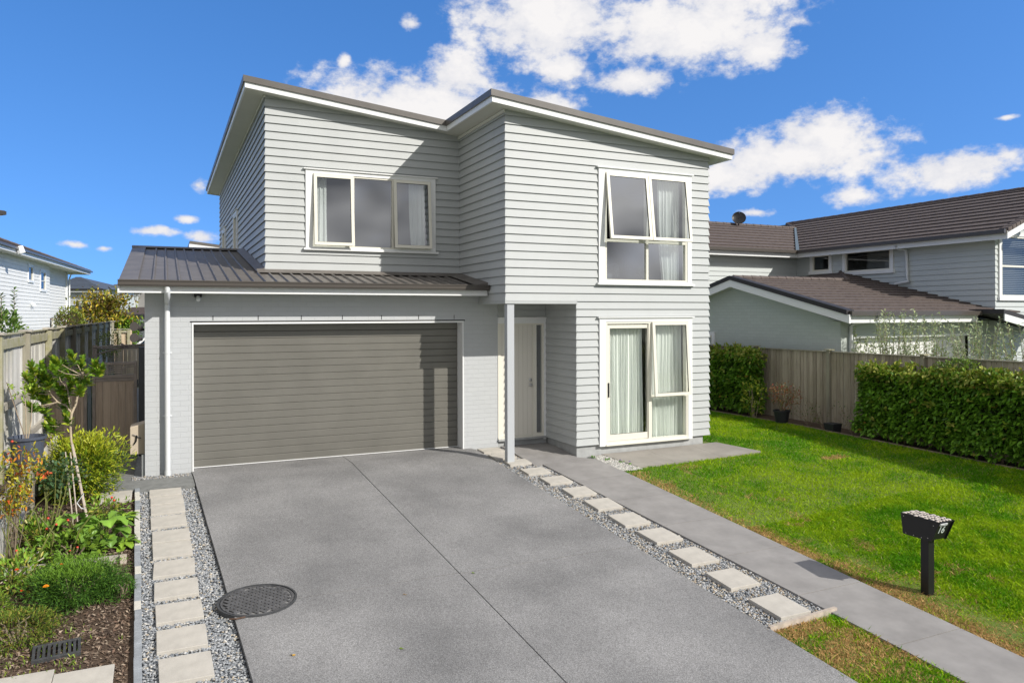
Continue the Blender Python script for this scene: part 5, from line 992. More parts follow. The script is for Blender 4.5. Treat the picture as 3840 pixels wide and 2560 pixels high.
for pts in ([(-1.6, 9.9, -.30), (-1.59, 9.9, -.1), (-1.582, 9.9, .224), (-1.556, 9.9, .421), (-1.504, 9.9, .66), (-1.47, 9.9, .75)], [(-1.75, 9.95, .58), (-1.651, 9.9, .484), (-1.563, 9.9, .344), (-1.446, 9.9, .172), (-1.357, 9.9, .0), (-1.33, 9.9, -.28)], [(-1.40, 10.2, .36), (-1.359, 10.2, .318), (-1.328, 10.2, .188), (-1.298, 10.2, .038), (-1.29, 10.2, -.25)], [(-1.42, 10.15, .25), (-1.382, 10.2, .339), (-1.336, 10.2, .416), (-1.18, 10.2, .56)], [(-1.48, 9.7, -.3), (-1.52, 9.7, .05), (-1.6, 9.7, .3)], [(-1.33, 9.6, -.3), (-1.22, 9.6, .05), (-1.1, 9.7, .3), (-1.0, 9.8, .4)], [(-1.2, 10.0, -.28), (-1.15, 10.0, .1), (-1.3, 10., .33)], [(-1.0, 10., -.27), (-.9, 10., .1), (-.75, 10., .3), (-.56, 10., .44)]):
    mb = MB(); mb.tube(pts, [.010-.006*i/len(pts) for i in range(len(pts))], 6); mb.build('cane', M['cane'], rs_)
for h in [(-1.551, 10.0, 1.189), (-1.207, 10.0, 0.286), (-1.01, 10.0, 0.24), (-1.126, 10.0, 0.205), (-1.219, 10.0, 0.167), (-1.513, 10.0, -0.044), (-0.995, 10.0, -0.11), (-0.916, 10.0, -0.084), (-0.562, 10.0, 0.455), (-0.538, 10.0, 0.42)]:
    mb = MB(); h = Vector(h); mb.tube([h-Vector((0, 0, .014)), h-Vector((0, 0, .008)), h, h+Vector((0, 0, .009)), h+Vector((0, 0, .014))], [.004, .012, .015, .011, .003], 8); mb.build('hip', M['red'], rs_, True)
for i, (a, b) in enumerate((((-1.72, 9.5, -.22), (-1.25, 9.7, .0)), ((-1.7, 9.3, -.26), (-1.2, 9.6, -.05)))):
    mb = MB(); mb.tube([a, b], .007, 5); tag(mb.build('dry_stalk', M['stake']), ('upper', 'lower')[i]+' of two pale dry stalks lying across the left of the garden bed', 'dry stalk')
# ------------------------------------------------------------------ right neighbour's house
NR = wempty('neighbour_house', (20, 14, -.3), 'pale grey two storey house with brown tiled roof behind the right fence', 'house')
XW, YCN, YWG = 20.2, 12.67, 19.58; EZ = 4.73; PT = .41
def tiles(mb, poly3, eave_dir, up_dir, origin, cover=.37, lo=.045, hi=.008):
    U = Vector(eave_dir).normalized(); V = Vector(up_dir).normalized(); O = Vector(origin); Nn = U.cross(V).normalized()
    if Nn.z < 0: Nn = -Nn
    p2 = [((Vector(p)-O).dot(U), (Vector(p)-O).dot(V)) for p in poly3]
    if sum(p2[i][0]*p2[(i+1) % len(p2)][1]-p2[(i+1) % len(p2)][0]*p2[i][1] for i in range(len(p2))) < 0: p2 = p2[::-1]
    laps(mb, p2, O, U, V, Nn, cover, lo, hi)
    return U, V, Nn
mb = MB()
bo = dict(cover=.155, lo=.024, hi=.003, anchor=0.)
wall(mb, (XW, YWG), (0, -1), (-1, 0), YWG-YCN, 1.2, lambda u: EZ-.0, [(.62, 1.55, 3.98, 4.66), (1.98, 3.86, 3.88, 4.68)], mitre=(False, True), **bo)
mb.build('side_boards', M['nhouse'], NR)
mb = MB(); wall(mb, (XW, YCN), (1, 0), (0, -1), 8, 1.2, lambda u: EZ+.05+PT*min(u, 3.6)*(1)-max(0, u-3.6)*PT, [(.14, 1.75, 2.99, 4.80)], mitre=(True, False), **bo)
mb.build('gable_boards', M['nhouse'], NR); mb = MB()
wall(mb, (15.8, YWG), (1, 0), (0, -1), XW-15.8, 1.2, lambda u: EZ-.0, [], mitre=(True, False), **bo)
wall(mb, (15.8, 24), (0, -1), (-1, 0), 24-YWG, 1.2, lambda u: EZ, [], mitre=(True, True), **bo)
mb.build('front_boards', M['nhouse'], NR)
# upper roof
OV = .45; ex = XW-OV; RX = 23.7; rz = EZ+PT*(RX-ex)
mb = MB()
tiles(mb, [(ex, YCN-.55, EZ), (ex, YWG-OV, EZ), (ex+3.0, YWG-OV+3.0, EZ+PT*3.0), (RX, 23.5, rz), (RX, YCN-.55, rz)], (0, 1, 0), (1, 0, PT), (ex, YCN, EZ))
wy = YWG-OV; wr = 3.05
tiles(mb, [(15.8-OV, wy, EZ), (ex, wy, EZ), (ex+wr, wy+wr, EZ+PT*wr), (15.8-OV+wr, wy+wr, EZ+PT*wr)], (1, 0, 0), (0, 1, PT), (15, wy, EZ))
tiles(mb, [(15.8-OV, wy+2*wr, EZ), (15.8-OV, wy, EZ), (15.8-OV+wr, wy+wr, EZ+PT*wr)], (0, 1, 0), (1, 0, PT), (15.8-OV, wy, EZ))
mb.quad((RX, YCN-.55, rz), (RX, 24, rz), (30, 24, 2.9), (30, YCN-.55, 2.9))
nroof = mb.build('tiled_roof', M['tile'], NR)
mb = MB(); A = Vector((ex, YCN-.6, EZ+.03)); B = Vector((RX, YCN-.6, rz+.03)); n_ = 24
for i in range(n_):
    a, b = A.lerp(B, i/n_), A.lerp(B, (i+1)/n_+.006); mb.hexa([a+Vector((0, -.03, -.06)), b+Vector((0, -.03, -.06)), b+Vector((0, .20, -.02)), a+Vector((0, .20, -.02)), a+Vector((0, -.03, .06)), b+Vector((0, -.03, .04)), b+Vector((0, .2, .04)), a+Vector((0, .2, .06))])
def ridge(mb, a, b, n, r=.09):
    a, b = Vector(a), Vector(b)
    for i in range(n): mb.tube([a.lerp(b, i/n), a.lerp(b, (i+1.04)/n)], [r, r*.86], 8)
ridge(mb, (15.8-OV, wy, EZ+.03), (15.8-OV+wr, wy+wr, EZ+PT*wr+.03), 13); ridge(mb, (15.8-OV+wr, wy+wr, EZ+PT*wr+.02), (ex+wr, wy+wr, EZ+PT*wr+.02), 12, .08); ridge(mb, (ex+wr, wy+wr, EZ+PT*wr+.02), (RX, 23.5, rz+.02), 8, .08); ridge(mb, (RX, YCN-.6, rz+.02), (RX, 23.5, rz+.02), 28, .08)
mb.build('ridge_tiles', M['tile'], nroof)
mb = MB(); mb.hexa([(ex-.02, wy-.03, EZ+.03), (ex+.06, wy-.03, EZ+.03), (ex+wr+.06, wy+wr, EZ+PT*wr+.05), (ex+wr-.06, wy+wr, EZ+PT*wr+.05), (ex-.06, wy, EZ+.075), (ex+.05, wy-.05, EZ+.075), (ex+wr+.05, wy+wr, EZ+PT*wr+.075), (ex+wr-.05, wy+wr, EZ+PT*wr+.075)]); mb.build('valley', M['steel'], nroof)
mb = MB(); mb.box(ex-.13, ex-.01, YCN-.6, wy-.13, EZ-.055, EZ+.05); mb.box(15.8-OV-.1, ex-.01, wy-.13, wy-.01, EZ-.055, EZ+.05); mb.build('gutter', M['gutter'], nroof)
mb = MB(); mb.box(ex, ex+.03, YCN-.6, wy, EZ-.20, EZ-.056); mb.box(15.8-OV, ex, wy, wy+.03, EZ-.20, EZ-.056)
mb.hexa([(ex-.02, YCN-.62, EZ-.20), (RX, YCN-.62, rz-.24), (RX, YCN-.59, rz-.24), (ex-.02, YCN-.59, EZ-.20), (ex-.02, YCN-.62, EZ-.0), (RX, YCN-.62, rz-.03), (RX, YCN-.59, rz-.03), (ex-.02, YCN-.59, EZ-.0)]); mb.build('fascia', M['white'], nroof)
mb = MB(); mb.quad((ex+.02, YCN-.59, EZ-.19), (ex+.02, YWG, EZ-.19), (XW+.02, YWG, EZ-.10), (XW+.02, YCN-.59, EZ-.10)); mb.quad((15.4, wy+.02, EZ-.19), (XW, wy+.02, EZ-.19), (XW, YWG+.02, EZ-.1), (15.4, YWG+.02, EZ-.1)); mb.build('soffit', M['soffit'], nroof)
def nwin(P0, d, n, u0, u1, z0, z1, mull=(), trans=None, parent=NR, w_=.10, gl='glassn', blind=False):
    fr = Frame(P0, d, n); mb = MB(); fr.box(mb, u0-w_, u0, z0-w_*.6, z1+w_, 0, .05); fr.box(mb, u1, u1+w_, z0-w_*.6, z1+w_, 0, .05); fr.box(mb, u0, u1, z1, z1+w_, 0, .049); fr.box(mb, u0-w_*1.3, u1+w_*1.3, z0-w_*.6-.04, z0-w_*.0, 0, .075); wd = mb.build('window', M['white'], parent)
    mb = MB(); fr.ring(mb, u0, u1, z0, z1, -.05, .03, .05)
    for m_ in mull: fr.box(mb, m_-.025, m_+.025, z0+.05, z1-.05, -.04, .029)
    if trans: fr.box(mb, u0+.05, u1-.05, trans-.025, trans+.025, -.04, .028)
    mb.build('frame', M['cream'], wd); pane(fr, wd, u0+.05, u1-.05, z0+.05, z1-.05, -.01, gl)
    mb = MB(); e1 = .04 if blind else 1.2; fr.box(mb, u0-e1, u1+e1, z0-e1*.2, z1+e1*.2, -.34, -.3); mb.build('room_shade', M['room'], wd)
    if blind:
        mb = MB(); z = z0+.06
        while z < z1-.05: fr.box(mb, u0+.07, u1-.07, z, z+.012, -.10, -.06); z += .05
        mb.build('blind', M['white'], wd)
    return wd
nwin((XW, YWG), (0, -1), (-1, 0), .72, 1.45, 4.05, 4.58); nwin((XW, YWG), (0, -1), (-1, 0), 2.08, 3.76, 3.95, 4.60); nwin((XW, YCN), (1, 0), (0, -1), .22, 1.65, 3.05, 4.70, trans=3.88, blind=True)
mb = MB(); mb.tube([(ex-.02, 15.3, 4.62), (ex+.05, 15.3, 4.55), (XW-.1, 15.25, 4.50), (XW-.07, 15.25, 4.35), (XW-.07, 15.22, 3.65), (XW-.1, 15.15, 3.56), (XW-.12, 15.6, 3.50)], .04, 8); mb.build('downpipe', M['pipe'], NR, True)
mb = MB(); mb.box(20.95, 21.3, YCN-.7, YCN, 4.86, 4.98); mb.box(20.9, 22.2, YCN-.75, YCN-.65, 4.86, 4.98); mb.build('small_roof', M['gutter'], NR)
# satellite dish
mb = MB(); C0 = Vector((19.75, 22.0, 6.22)); ax = Vector((-.55, -.75, .35)).normalized(); a_ = ax.cross(Vector((0, 0, 1))).normalized(); b_ = ax.cross(a_)
rr = []
for k in range(5):
    r = .26*k/4; rr.append([C0+ax*(r*r*.9)+(a_*math.cos(2*math.pi*i/20)+b_*math.sin(2*math.pi*i/20))*max(r, .001) for i in range(20)])
for p, q in zip(rr[:-1], rr[1:]):
    for i in range(20): mb.quad(p[i], p[(i+1) % 20], q[(i+1) % 20], q[i])
dsh = mb.build('satellite_dish', M['black'], NR, True); mb = MB(); mb.tube([C0, (19.8, 22.1, 5.8)], .02, 6); mb.tube([C0-b_*.3, C0+ax*.4], .01, 6); mb.build('arm', M['black'], dsh)
# garage wing
GXp, GR, GE, GZr, GZe = 14.3, 16.27, 12.38, 3.60, 2.62; sl_ = (GZr-GZe)/(GR-GE)
P1 = (18.9, GR, GZr); P2 = (XW-.02, 17.7, GZe+sl_*(17.7-GE))
mb = MB()
tiles(mb, [(GXp+.05, GE, GZe), (XW+.6, GE, GZe), (XW+.6, GR-.8, GZe+sl_*(GR-.8-GE)), P2, P1, (GXp+.05, GR, GZr)], (1, 0, 0), (0, 1, sl_), (GXp, GE, GZe), .33)
tiles(mb, [(GXp+.05, GR, GZr), P1, (18.9, 19.58, GZr-sl_*3.3), (GXp+.05, 20.1, GZr-sl_*3.8)], (1, 0, 0), (0, -1, sl_), (GXp, 20.1, GZr-sl_*3.8), .33)
mb.quad(P1, P2, (XW-.02, 19.57, P2[2]-.05), (17.2, 19.57, GZr-.12))
groof_ = mb.build('garage_roof', M['tile'], NR)
mb = MB(); ridge(mb, (GXp+.1, GR, GZr+.02), (18.9, GR, GZr+.02), 14, .075); ridge(mb, P1, P2, 5, .07); mb.build('ridge_tiles', M['tile'], groof_)
mb = MB()
for (ya, za), (yb, zb) in ((((GE-.05), GZe), (GR, GZr)), ((20.1, GZr-sl_*3.8), (GR, GZr))):
    mb.hexa([(GXp-.05, ya, za-.04), (GXp+.2, ya, za-.0), (GXp+.2, yb, zb-.0), (GXp-.05, yb, zb-.04), (GXp-.05, ya, za+.07), (GXp+.2, ya, za+.07), (GXp+.2, yb, zb+.07), (GXp-.05, yb, zb+.07)])
mb.build('barge_tiles', M['tiledark'], groof_)
mb = MB()
for (ya, za), (yb, zb) in (((GE-.1, GZe), (GR, GZr)), ((20.1, GZr-sl_*3.8), (GR, GZr))):
    mb.hexa([(GXp-.02, ya, za-.24), (GXp+.03, ya, za-.24), (GXp+.03, yb, zb-.24), (GXp-.02, yb, zb-.24), (GXp-.02, ya, za-.042), (GXp+.03, ya, za-.042), (GXp+.03, yb, zb-.042), (GXp-.02, yb, zb-.042)])
mb.box(GXp+.03, 19.0, GE-.02, GE+.01, GZe-.23, GZe-.06); mb.build('fascia', M['white'], groof_)
mb = MB(); mb.box(GXp+.03, 19.0, GE-.14, GE-.02, GZe-.06, GZe+.045); mb.build('gutter', M['gutter'], groof_)
mb = MB(); mb.quad((GXp+.02, GE, GZe-.2), (20, GE, GZe-.2), (20, GE+.6, GZe-.18), (GXp+.02, GE+.6, GZe-.18)); mb.quad((GXp+.02, GE+.3, GZe-.17), (GXp+.02, GR, GZr-.21), (GXp+.5, GR, GZr-.21), (GXp+.5, GE+.3, GZe-.17)); mb.quad((GXp+.02, GR, GZr-.21), (GXp+.02, 20.1, GZr-sl_*3.8-.21), (GXp+.5, 20.1, GZr-sl_*3.8-.21), (GXp+.5, GR, GZr-.21)); mb.build('soffit', M['soffit'], groof_)
GW = 14.62
mb = MB(); mb.quad((GW, 20, -1), (GW, 12.82, -1), (GW, 12.82, GZe+sl_*(12.82-GE)-.2), (GW, GR, GZr-.2), (GW, 20, GZr-sl_*3.7-.2)); gw = mb.build('gable_brick_wall', M['nbrickx'], NR)
mb = MB(); mb.box(GW+.004, 15.1, 12.816, 12.9, -1, 2.46); mb.box(15.1, 19.3, 12.82, 12.9, 2.02, 2.46); mb.box(19.3, 20.2, 12.82, 12.9, -1, 2.46); mb.build('front_brick_wall', M['nbrick'], NR)
gd2 = MB(); z = -.6
while z < 2.0: gd2.box(15.1, 19.3, 12.98, 13.0, z, z+.395); z += .4
gd2 = gd2.build('garage_door', M['whouse'], NR); mb = MB(); mb.box(15.04, 15.1, 12.80, 12.99, -.6, 2.06); mb.box(19.3, 19.36, 12.80, 12.99, -.6, 2.06); mb.box(15.1, 19.3, 12.80, 12.99, 2.02, 2.07); mb.build('frame', M['white'], gd2)
nwin((GW, 20), (0, -1), (-1, 0), .9, 2.62, 1.2, 1.98)
mb = MB(); mb.tube([(15.3, GE-.08, 2.55), (15.3, GE-.05, 2.48), (14.95, 12.70, 2.38), (14.9, 12.76, 2.3), (14.9, 12.76, -.5)], .04, 8); mb.build('downpipe', M['pipe'], NR, True)
mb = MB()   # porch roof falling away to the right
mb.hexa([(19.0, 11.7, GZe-.02), (21.6, 11.7, GZe-.50), (21.6, 12.6, GZe-.50), (19.0, 12.6, GZe-.02), (19.0, 11.7, GZe+.09), (21.6, 11.7, GZe-.39), (21.6, 12.6, GZe-.39), (19.0, 12.6, GZe+.09)])
pr = mb.build('porch_roof', M['tiledark'], NR); mb = MB(); mb.hexa([(19.0, 11.67, GZe-.2), (21.6, 11.67, GZe-.68), (21.6, 11.70, GZe-.68), (19.0, 11.70, GZe-.2), (19.0, 11.67, GZe-.03), (21.6, 11.67, GZe-.51), (21.6, 11.7, GZe-.51), (19.0, 11.7, GZe-.03)]); mb.build('fascia', M['white'], pr)
# ------------------------------------------------------------------ left neighbour's white house (wall faces us across the fence)
P0 = Vector((-6.56, 39.47, 0)); dd = Vector((.073, .9973, 0)).normalized(); rzh = math.atan2(dd.y, dd.x)
WH = empty('neighbour_house', (P0.x, P0.y, 0), 'white weatherboard house with dark tiled roof behind the left fence', 'house', rzh)
mb = MB()
ops = [(4.85, 5.95, 4.30, 5.2), (7.45, 8.75, 3.95, 5.05), (10.5, 12.5, 1.2, 2.6)]
wall(mb, (-16, 0), (1, 0), (0, -1), 16+9.8, -.3, lambda u: 5.42, [(a+16, b+16, c_, d_) for a, b, c_, d_ in ops[:2]], cover=.18, lo=.025, mitre=(False, False)); wall(mb, (9.8, .35), (1, 0), (0, -1), 6.6, -.3, lambda u: 5.42, [(10.5-9.8, 12.5-9.8, 1.2, 2.6)], cover=.18, lo=.025, mitre=(False, True)); wall(mb, (9.8, 0), (0, 1), (1, 0), .35, -.3, lambda u: 5.42, [], cover=.18, lo=.025, mitre=(False, False)); wall(mb, (16.4, .35), (0, 1), (1, 0), 7, -.3, lambda u: 5.42, [], cover=.18, lo=.025, mitre=(True, False))
mb.build('weatherboards', M['whouse'], WH)
mb = MB(); mb.box(16.28, 16.48, .26, .36, -.3, 5.4); mb.build('corner_trim', M['white'], WH)
mb = MB(); tiles(mb, [(-17, -.6, 5.62), (19.2, -.6, 5.62), (13.6, 5., 5.62+5.6*.40), (-17, 5., 5.62+5.6*.40)], (1, 0, 0), (0, 1, .40), (0, -.6, 5.62), .37); tiles(mb, [(19.2, -.6, 5.62), (19.2, 10.6, 5.62), (13.6, 5., 5.62+5.6*.40)], (0, 1, 0), (-1, 0, .4), (19.2, 0, 5.62), .37)
wr_ = mb.build('tiled_roof', M['tile'], WH); mb = MB(); ridge(mb, (19.2, -.6, 5.66), (13.6, 5., 7.88), 16); mb.build('ridge_tiles', M['tile'], wr_)
mb = MB(); mb.box(-17, 19.3, -.74, -.62, 5.56, 5.66); mb.box(19.2, 19.32, -.74, 10, 5.56, 5.66); mb.build('gutter', M['gutter'], wr_); mb = MB(); mb.box(-17, 19.18, -.62, -.59, 5.40, 5.56); mb.box(19.15, 19.18, -.59, 10, 5.40, 5.56); mb.build('fascia', M['white'], wr_); mb = MB(); mb.quad((-17, -.6, 5.42), (-17, .4, 5.42), (19.15, .4, 5.42), (19.15, -.6, 5.42)); mb.quad((16.4, .4, 5.42), (16.4, 10, 5.42), (19.15, 10, 5.42), (19.15, .4, 5.42)); mb.build('soffit', M['soffit'], wr_)
mb = MB(); mb.tube([(16.9, -.5, 5.4), (16.6, .1, 5.3), (16.6, .2, 5.0), (16.6, .2, -.3)], .05, 8); mb.build('downpipe', M['white'], WH, True)
mb = MB(); mb.tube([(.1, -.7, 5.7), (.1, -.8, 5.4)], .16, 8)
mb.build('downpipe', M['white'], WH, True)
nwin((0, 0), (1, 0), (0, -1), 4.95, 5.85, 4.40, 5.12, parent=WH); nwin((0, 0), (1, 0), (0, -1), 7.55, 8.7, 4.02, 5.0, trans=4.5, parent=WH); nwin((9.8, .35), (1, 0), (0, -1), .8, 2.6, 1.25, 2.5, mull=(1.7,), parent=WH)
mb = MB(); mb.tube([(5.4, -.02, 3.2), (5.4, -.12, 3.2), (5.4, -.12, 3.08)], .06, 8); mb.tube([(5.75, -.02, 3.2), (5.75, -.12, 3.2), (5.75, -.12, 3.08)], .06, 8); mb.build('flue', M['sign'], WH)
# roof corner at the left frame edge
NC = empty('neighbour_house', (-4.82, 29.83, 0), 'house whose dark eave corner just enters the left edge of the picture', 'house', R(32))
mb = MB(); wall(mb, (-9, .8), (1, 0), (0, -1), 8.2, 0, lambda u: 5.95, [], cover=.18, mitre=(False, True)); wall(mb, (-.8, .8), (0, 1), (1, 0), 5, 0, lambda u: 5.95, [], cover=.18); mb.build('weatherboards', M['whouse'], NC)
mb = MB(); tiles(mb, [(-9, 0, 6.08), (0, 0, 6.08), (-3.6, 3.6, 7.2), (-9, 3.6, 7.2)], (1, 0, 0), (0, 1, .3), (-9, 0, 6.08)); tiles(mb, [(0, 0, 6.08), (0, 6, 6.08), (-3.6, 3.6, 7.2)], (0, 1, 0), (-1, 0, .3), (0, 0, 6.08)); q = mb.build('tiled_roof', M['tile'], NC)
mb = MB(); mb.box(-9, .02, -.08, 0, 5.98, 6.1); mb.box(-.06, .02, 0, 6, 5.98, 6.1); mb.build('gutter', M['tiledark'], q); mb = MB(); mb.quad((-9, 0, 5.96), (-9, 1, 5.96), (-.06, 1, 5.96), (-.06, 0, 5.96)); mb.quad((-1, 1, 5.96), (-1, 6, 5.96), (-.06, 6, 5.96), (-.06, 1, 5.96)); mb.build('soffit', M['whouse'], q)
# far houses
def far_house(loc, rz, label, x0, x1, dy, ez, zr, hipx, wins, rm, wm, cover=.2, gable=None, z0=-.5):
    h = empty('far_house', loc, label, 'house', rz); mb = MB(); wall(mb, (x0, 0), (1, 0), (0, -1), x1-x0, z0, lambda u: ez, [], cover=cover, lo=.03); wall(mb, (x1, 0), (0, 1), (1, 0), dy, z0, lambda u: ez, [], cover=cover, lo=.03); wall(mb, (x0, dy), (0, -1), (-1, 0), dy, z0, lambda u: ez, [], cover=cover, lo=.03); mb.build('weatherboards', M[wm], h)
    o_ = .5; mb = MB(); a, b, c_, d_ = (x0-o_, -o_, ez), (x1+o_, -o_, ez), (x1+o_, dy+o_, ez), (x0-o_, dy+o_, ez); r0, r1 = (x0-o_+hipx[0], dy/2, zr), (x1+o_-hipx[1], dy/2, zr)
    sl = (zr-ez)/(dy/2+o_)
    tiles(mb, [a, b, r1, r0], (1, 0, 0), (0, 1, sl), a, .45, .05, .01)
    mb.quad(b, c_, r1); mb.quad(d_, a, r0); mb.quad(c_, d_, r0, r1); rf = mb.build('roof', M[rm], h)
    mb = MB(); mb.box(x0-o_-.05, x1+o_+.05, -o_-.12, -o_, ez-.12, ez+.04); mb.build('gutter', M['tiledark'], rf); mb = MB(); mb.box(x0-o_, x1+o_, -o_, -o_+.04, ez-.3, ez-.12); mb.build('fascia', M['white'], rf)
    for w_ in wins: nwin((0, 0), (1, 0), (0, -1), *w_, parent=h, w_=.12)
    return h
M['bluetile'] = mat('blue_grey_roof', (.07, .085, .11), .6, 4, .2); M['greyroof'] = mat('grey_ribbed_roof', (.13, .125, .115), .6, 4, .2)
fa = far_house((-7.0, 80.6, 0), R(-22), 'distant pale house with blue grey hipped roof right of the white house', -2.6, 1.7, 7, 5.1, 6.4, (.8, 4.0), [(.35, 1.25, 3.5, 4.85)], 'bluetile', 'nhouse')
mb = MB(); mb.hexa([(-3, -2.2, 3.0), (1.6, -2.2, 3.0), (1.6, 0, 3.5), (-3, 0, 3.5), (-3, -2.2, 3.08), (1.6, -2.2, 3.08), (1.6, 0, 3.6), (-3, 0, 3.6)]); mb.build('porch_roof', M['bluetile'], fa)
fb = far_house((-5.2, 96.2, 0), R(-22), 'distant pale blue house with grey ribbed roof behind the autumn tree', -3.5, 2.6, 8, 5.2, 6.55, (3.5, 2.5), [(-1.6, -.8, 3.9, 4.95), (1.35, 2.3, 3.4, 4.95)], 'greyroof', 'nhouse')
fg = empty('far_garage', (-1.9, 62.8, 0), 'distant cream garage with brown roof behind the small sunlit tree', 'garage', R(-22)); mb = MB(); mb.box(-1.6, 4, 0, 5, -.5, 2.15); mb.build('walls', M['creamwall'], fg); mb = MB(); tiles(mb, [(-2, -.5, 2.3), (4.4, -.5, 2.3), (4.4, 2.5, 3.25), (-1.4, 2.5, 3.25)], (1, 0, 0), (0, 1, .317), (-2, -.5, 2.3), .3); rf = mb.build('roof', M['tile'], fg); mb = MB(); mb.box(-2, 4.4, -.56, -.5, 2.15, 2.32); mb.build('fascia', M['white'], rf)
mb = MB(); mb.box(-.4, 3.2, -.03, .0, -.3, 1.75); mb.build('garage_door', M['whouse'], fg)
# house directly behind, only its mono pitch roof corner shows above the garage roof
fm = wempty('far_house', (5, 50, 0), 'pale house with grey mono pitch roof corner visible above the garage roof', 'house')
mb = MB(); wall(mb, (2.2, 50.6), (1, 0), (0, -1), 9, 0, lambda u: 6.75-.1*u, [], cover=.2, mitre=(True, False)); wall(mb, (2.2, 58), (0, -1), (-1, 0), 7.4, 0, lambda u: 6.75, [], cover=.2); mb.build('weatherboards', M['nbrick'], fm)
mb = MB(); mb.hexa([(1.45, 50.0, 6.98), (11.5, 50.0, 5.9), (11.5, 58, 5.9), (1.45, 58, 6.98), (1.45, 50.0, 7.2), (11.5, 50.0, 6.1), (11.5, 58, 6.1), (1.45, 58, 7.2)]); rf = mb.build('roof', M['cap'], fm)
mb = MB(); mb.hexa([(1.47, 49.96, 6.78), (11.5, 49.96, 5.7), (11.5, 50.0, 5.7), (1.47, 50.0, 6.78), (1.47, 49.96, 7.0), (11.5, 49.96, 5.92), (11.5, 50.0, 5.92), (1.47, 50.0, 7.0)]); mb.box(1.43, 1.47, 49.96, 58, 6.76, 7.0); mb.build('fascia', M['white'], rf); mb = MB(); mb.quad((1.47, 50, 6.82), (1.47, 58, 6.82), (11, 58, 5.8), (11, 50, 5.8)); mb.build('soffit', M['soffit'], rf)
# shed roof and white car beyond the far fence
sh = wempty('garden_shed', (-2.0, 39.5, 0), 'small dark shed roof peeping over the far end of the left fence', 'shed'); mb = MB(); mb.box(-2.35, -1.72, 39.2, 40.6, 0, 2.02); mb.build('walls', M['steel'], sh); mb = MB(); mb.hexa([(-2.5, 39, 2.08), (-1.55, 39, 2.02), (-1.55, 40.8, 2.02), (-2.5, 40.8, 2.08), (-2.45, 39, 2.22), (-1.8, 39, 2.22), (-1.8, 40.8, 2.22), (-2.45, 40.8, 2.22)]); mb.build('roof', M['bluetile'], sh)
cr_ = empty('parked_car', (-.15, 42.5, .0), 'white car with dark windscreen parked behind the side path', 'car', R(-12))
prof = [(-2.1, .35), (-2.15, .75), (-1.95, .95), (-1.1, 1.06), (-.45, 1.62), (.9, 1.66), (1.7, 1.15), (2.0, 1.0), (2.1, .4)]
mb = MB(); wd_ = .85
for s_ in (-1, 1): mb.quad(*[(x, s_*(wd_-(.13 if z > 1.1 else 0)), z) for x, z in (prof if s_ < 0 else prof[::-1])])
for (xa, za), (xb, zb) in zip(prof, prof[1:]+prof[:1]): ya, yb = wd_-(.13 if za > 1.1 else 0), wd_-(.13 if zb > 1.1 else 0); mb.quad((xa, -ya, za), (xa, ya, za), (xb, yb, zb), (xb, -yb, zb))
mb.build('body', M['carwhite'], cr_); mb = MB(); mb.quad((-1.05, -.70, 1.11), (-.5, -.62, 1.59), (-.5, .62, 1.59), (-1.05, .70, 1.11)); mb.build('windscreen', M['glassdark'], cr_)
for s_ in (-1, 1): mb = MB(); mb.quad((-.85, s_*.86, 1.12), (-.38, s_*.735, 1.57), (.8, s_*.735, 1.6), (1.3, s_*.86, 1.12)); mb.build('side_window', M['glassdark'], cr_)
for x in (-1.35, 1.3):
    for s_ in (-1, 1):
        mb = MB(); mb.tube([(x, s_*.66, .32), (x, s_*.88, .32)], .32, 16); wl = mb.build('wheel', M['rubber'], cr_)
        mb = MB(); mb.tube([(x, s_*.87, .32), (x, s_*.895, .32)], .19, 12); mb.build('rim', M['chrome'], wl)
for s_ in (-1, 1): mb = MB(); mb.box(-2.14, -2.05, s_*.62-.14, s_*.62+.14, .70, .84); mb.build('headlight', M['sign'], cr_)
# low hills on the horizon
mb = MB(); hx = []
for i in range(41):
    x = -520+i*22; hx.append((x, 1100, 2+9*math.exp(-((x+140)/90)**2)+4*math.exp(-((x+330)/80)**2)+math.sin(i*1.3)*.6))
for a, b in zip(hx[:-1], hx[1:]): mb.quad((a[0], a[1], -3), (b[0], b[1], -3), b, a); mb.quad(a, b, (b[0], b[1]+120, -3), (a[0], a[1]+120, -3))
tag(mb.build('hills', M['hill'], None, True), kind='structure')
# ------------------------------------------------------------------ letterbox
lb = empty('letterbox', (7.985, 5.79, G(7.985, 5.79)), 'black metal letterbox numbered 16 with pebbles on top, standing on the lawn', 'letterbox', R(-1)); g0 = G(7.985, 5.79)
def yz(y, z): return (y-5.79, z-g0)
mb = MB(); mb.box(-.05, .05, -.05, .05, -.1, .04-g0); mb.build('post', M['black'], lb, bevel=.004)
top, bot = .262-g0, .035-g0; ytf, ytb, ybf, ybb = 5.555-5.79, 6.03-5.79, 5.66-5.79, 6.0-5.79; x0, x1 = -.125, .125
mb = MB(); mb.hexa([(x0+.006, ybf, bot), (x1-.006, ybf, bot), (x1-.006, ybb, bot), (x0+.006, ybb, bot), (x0+.006, ytf+.012, top-.012), (x1-.006, ytf+.012, top-.012), (x1-.006, ytb-.01, top-.012), (x0+.006, ytb-.01, top-.012)]); mb.build('box_body', M['black'], lb)
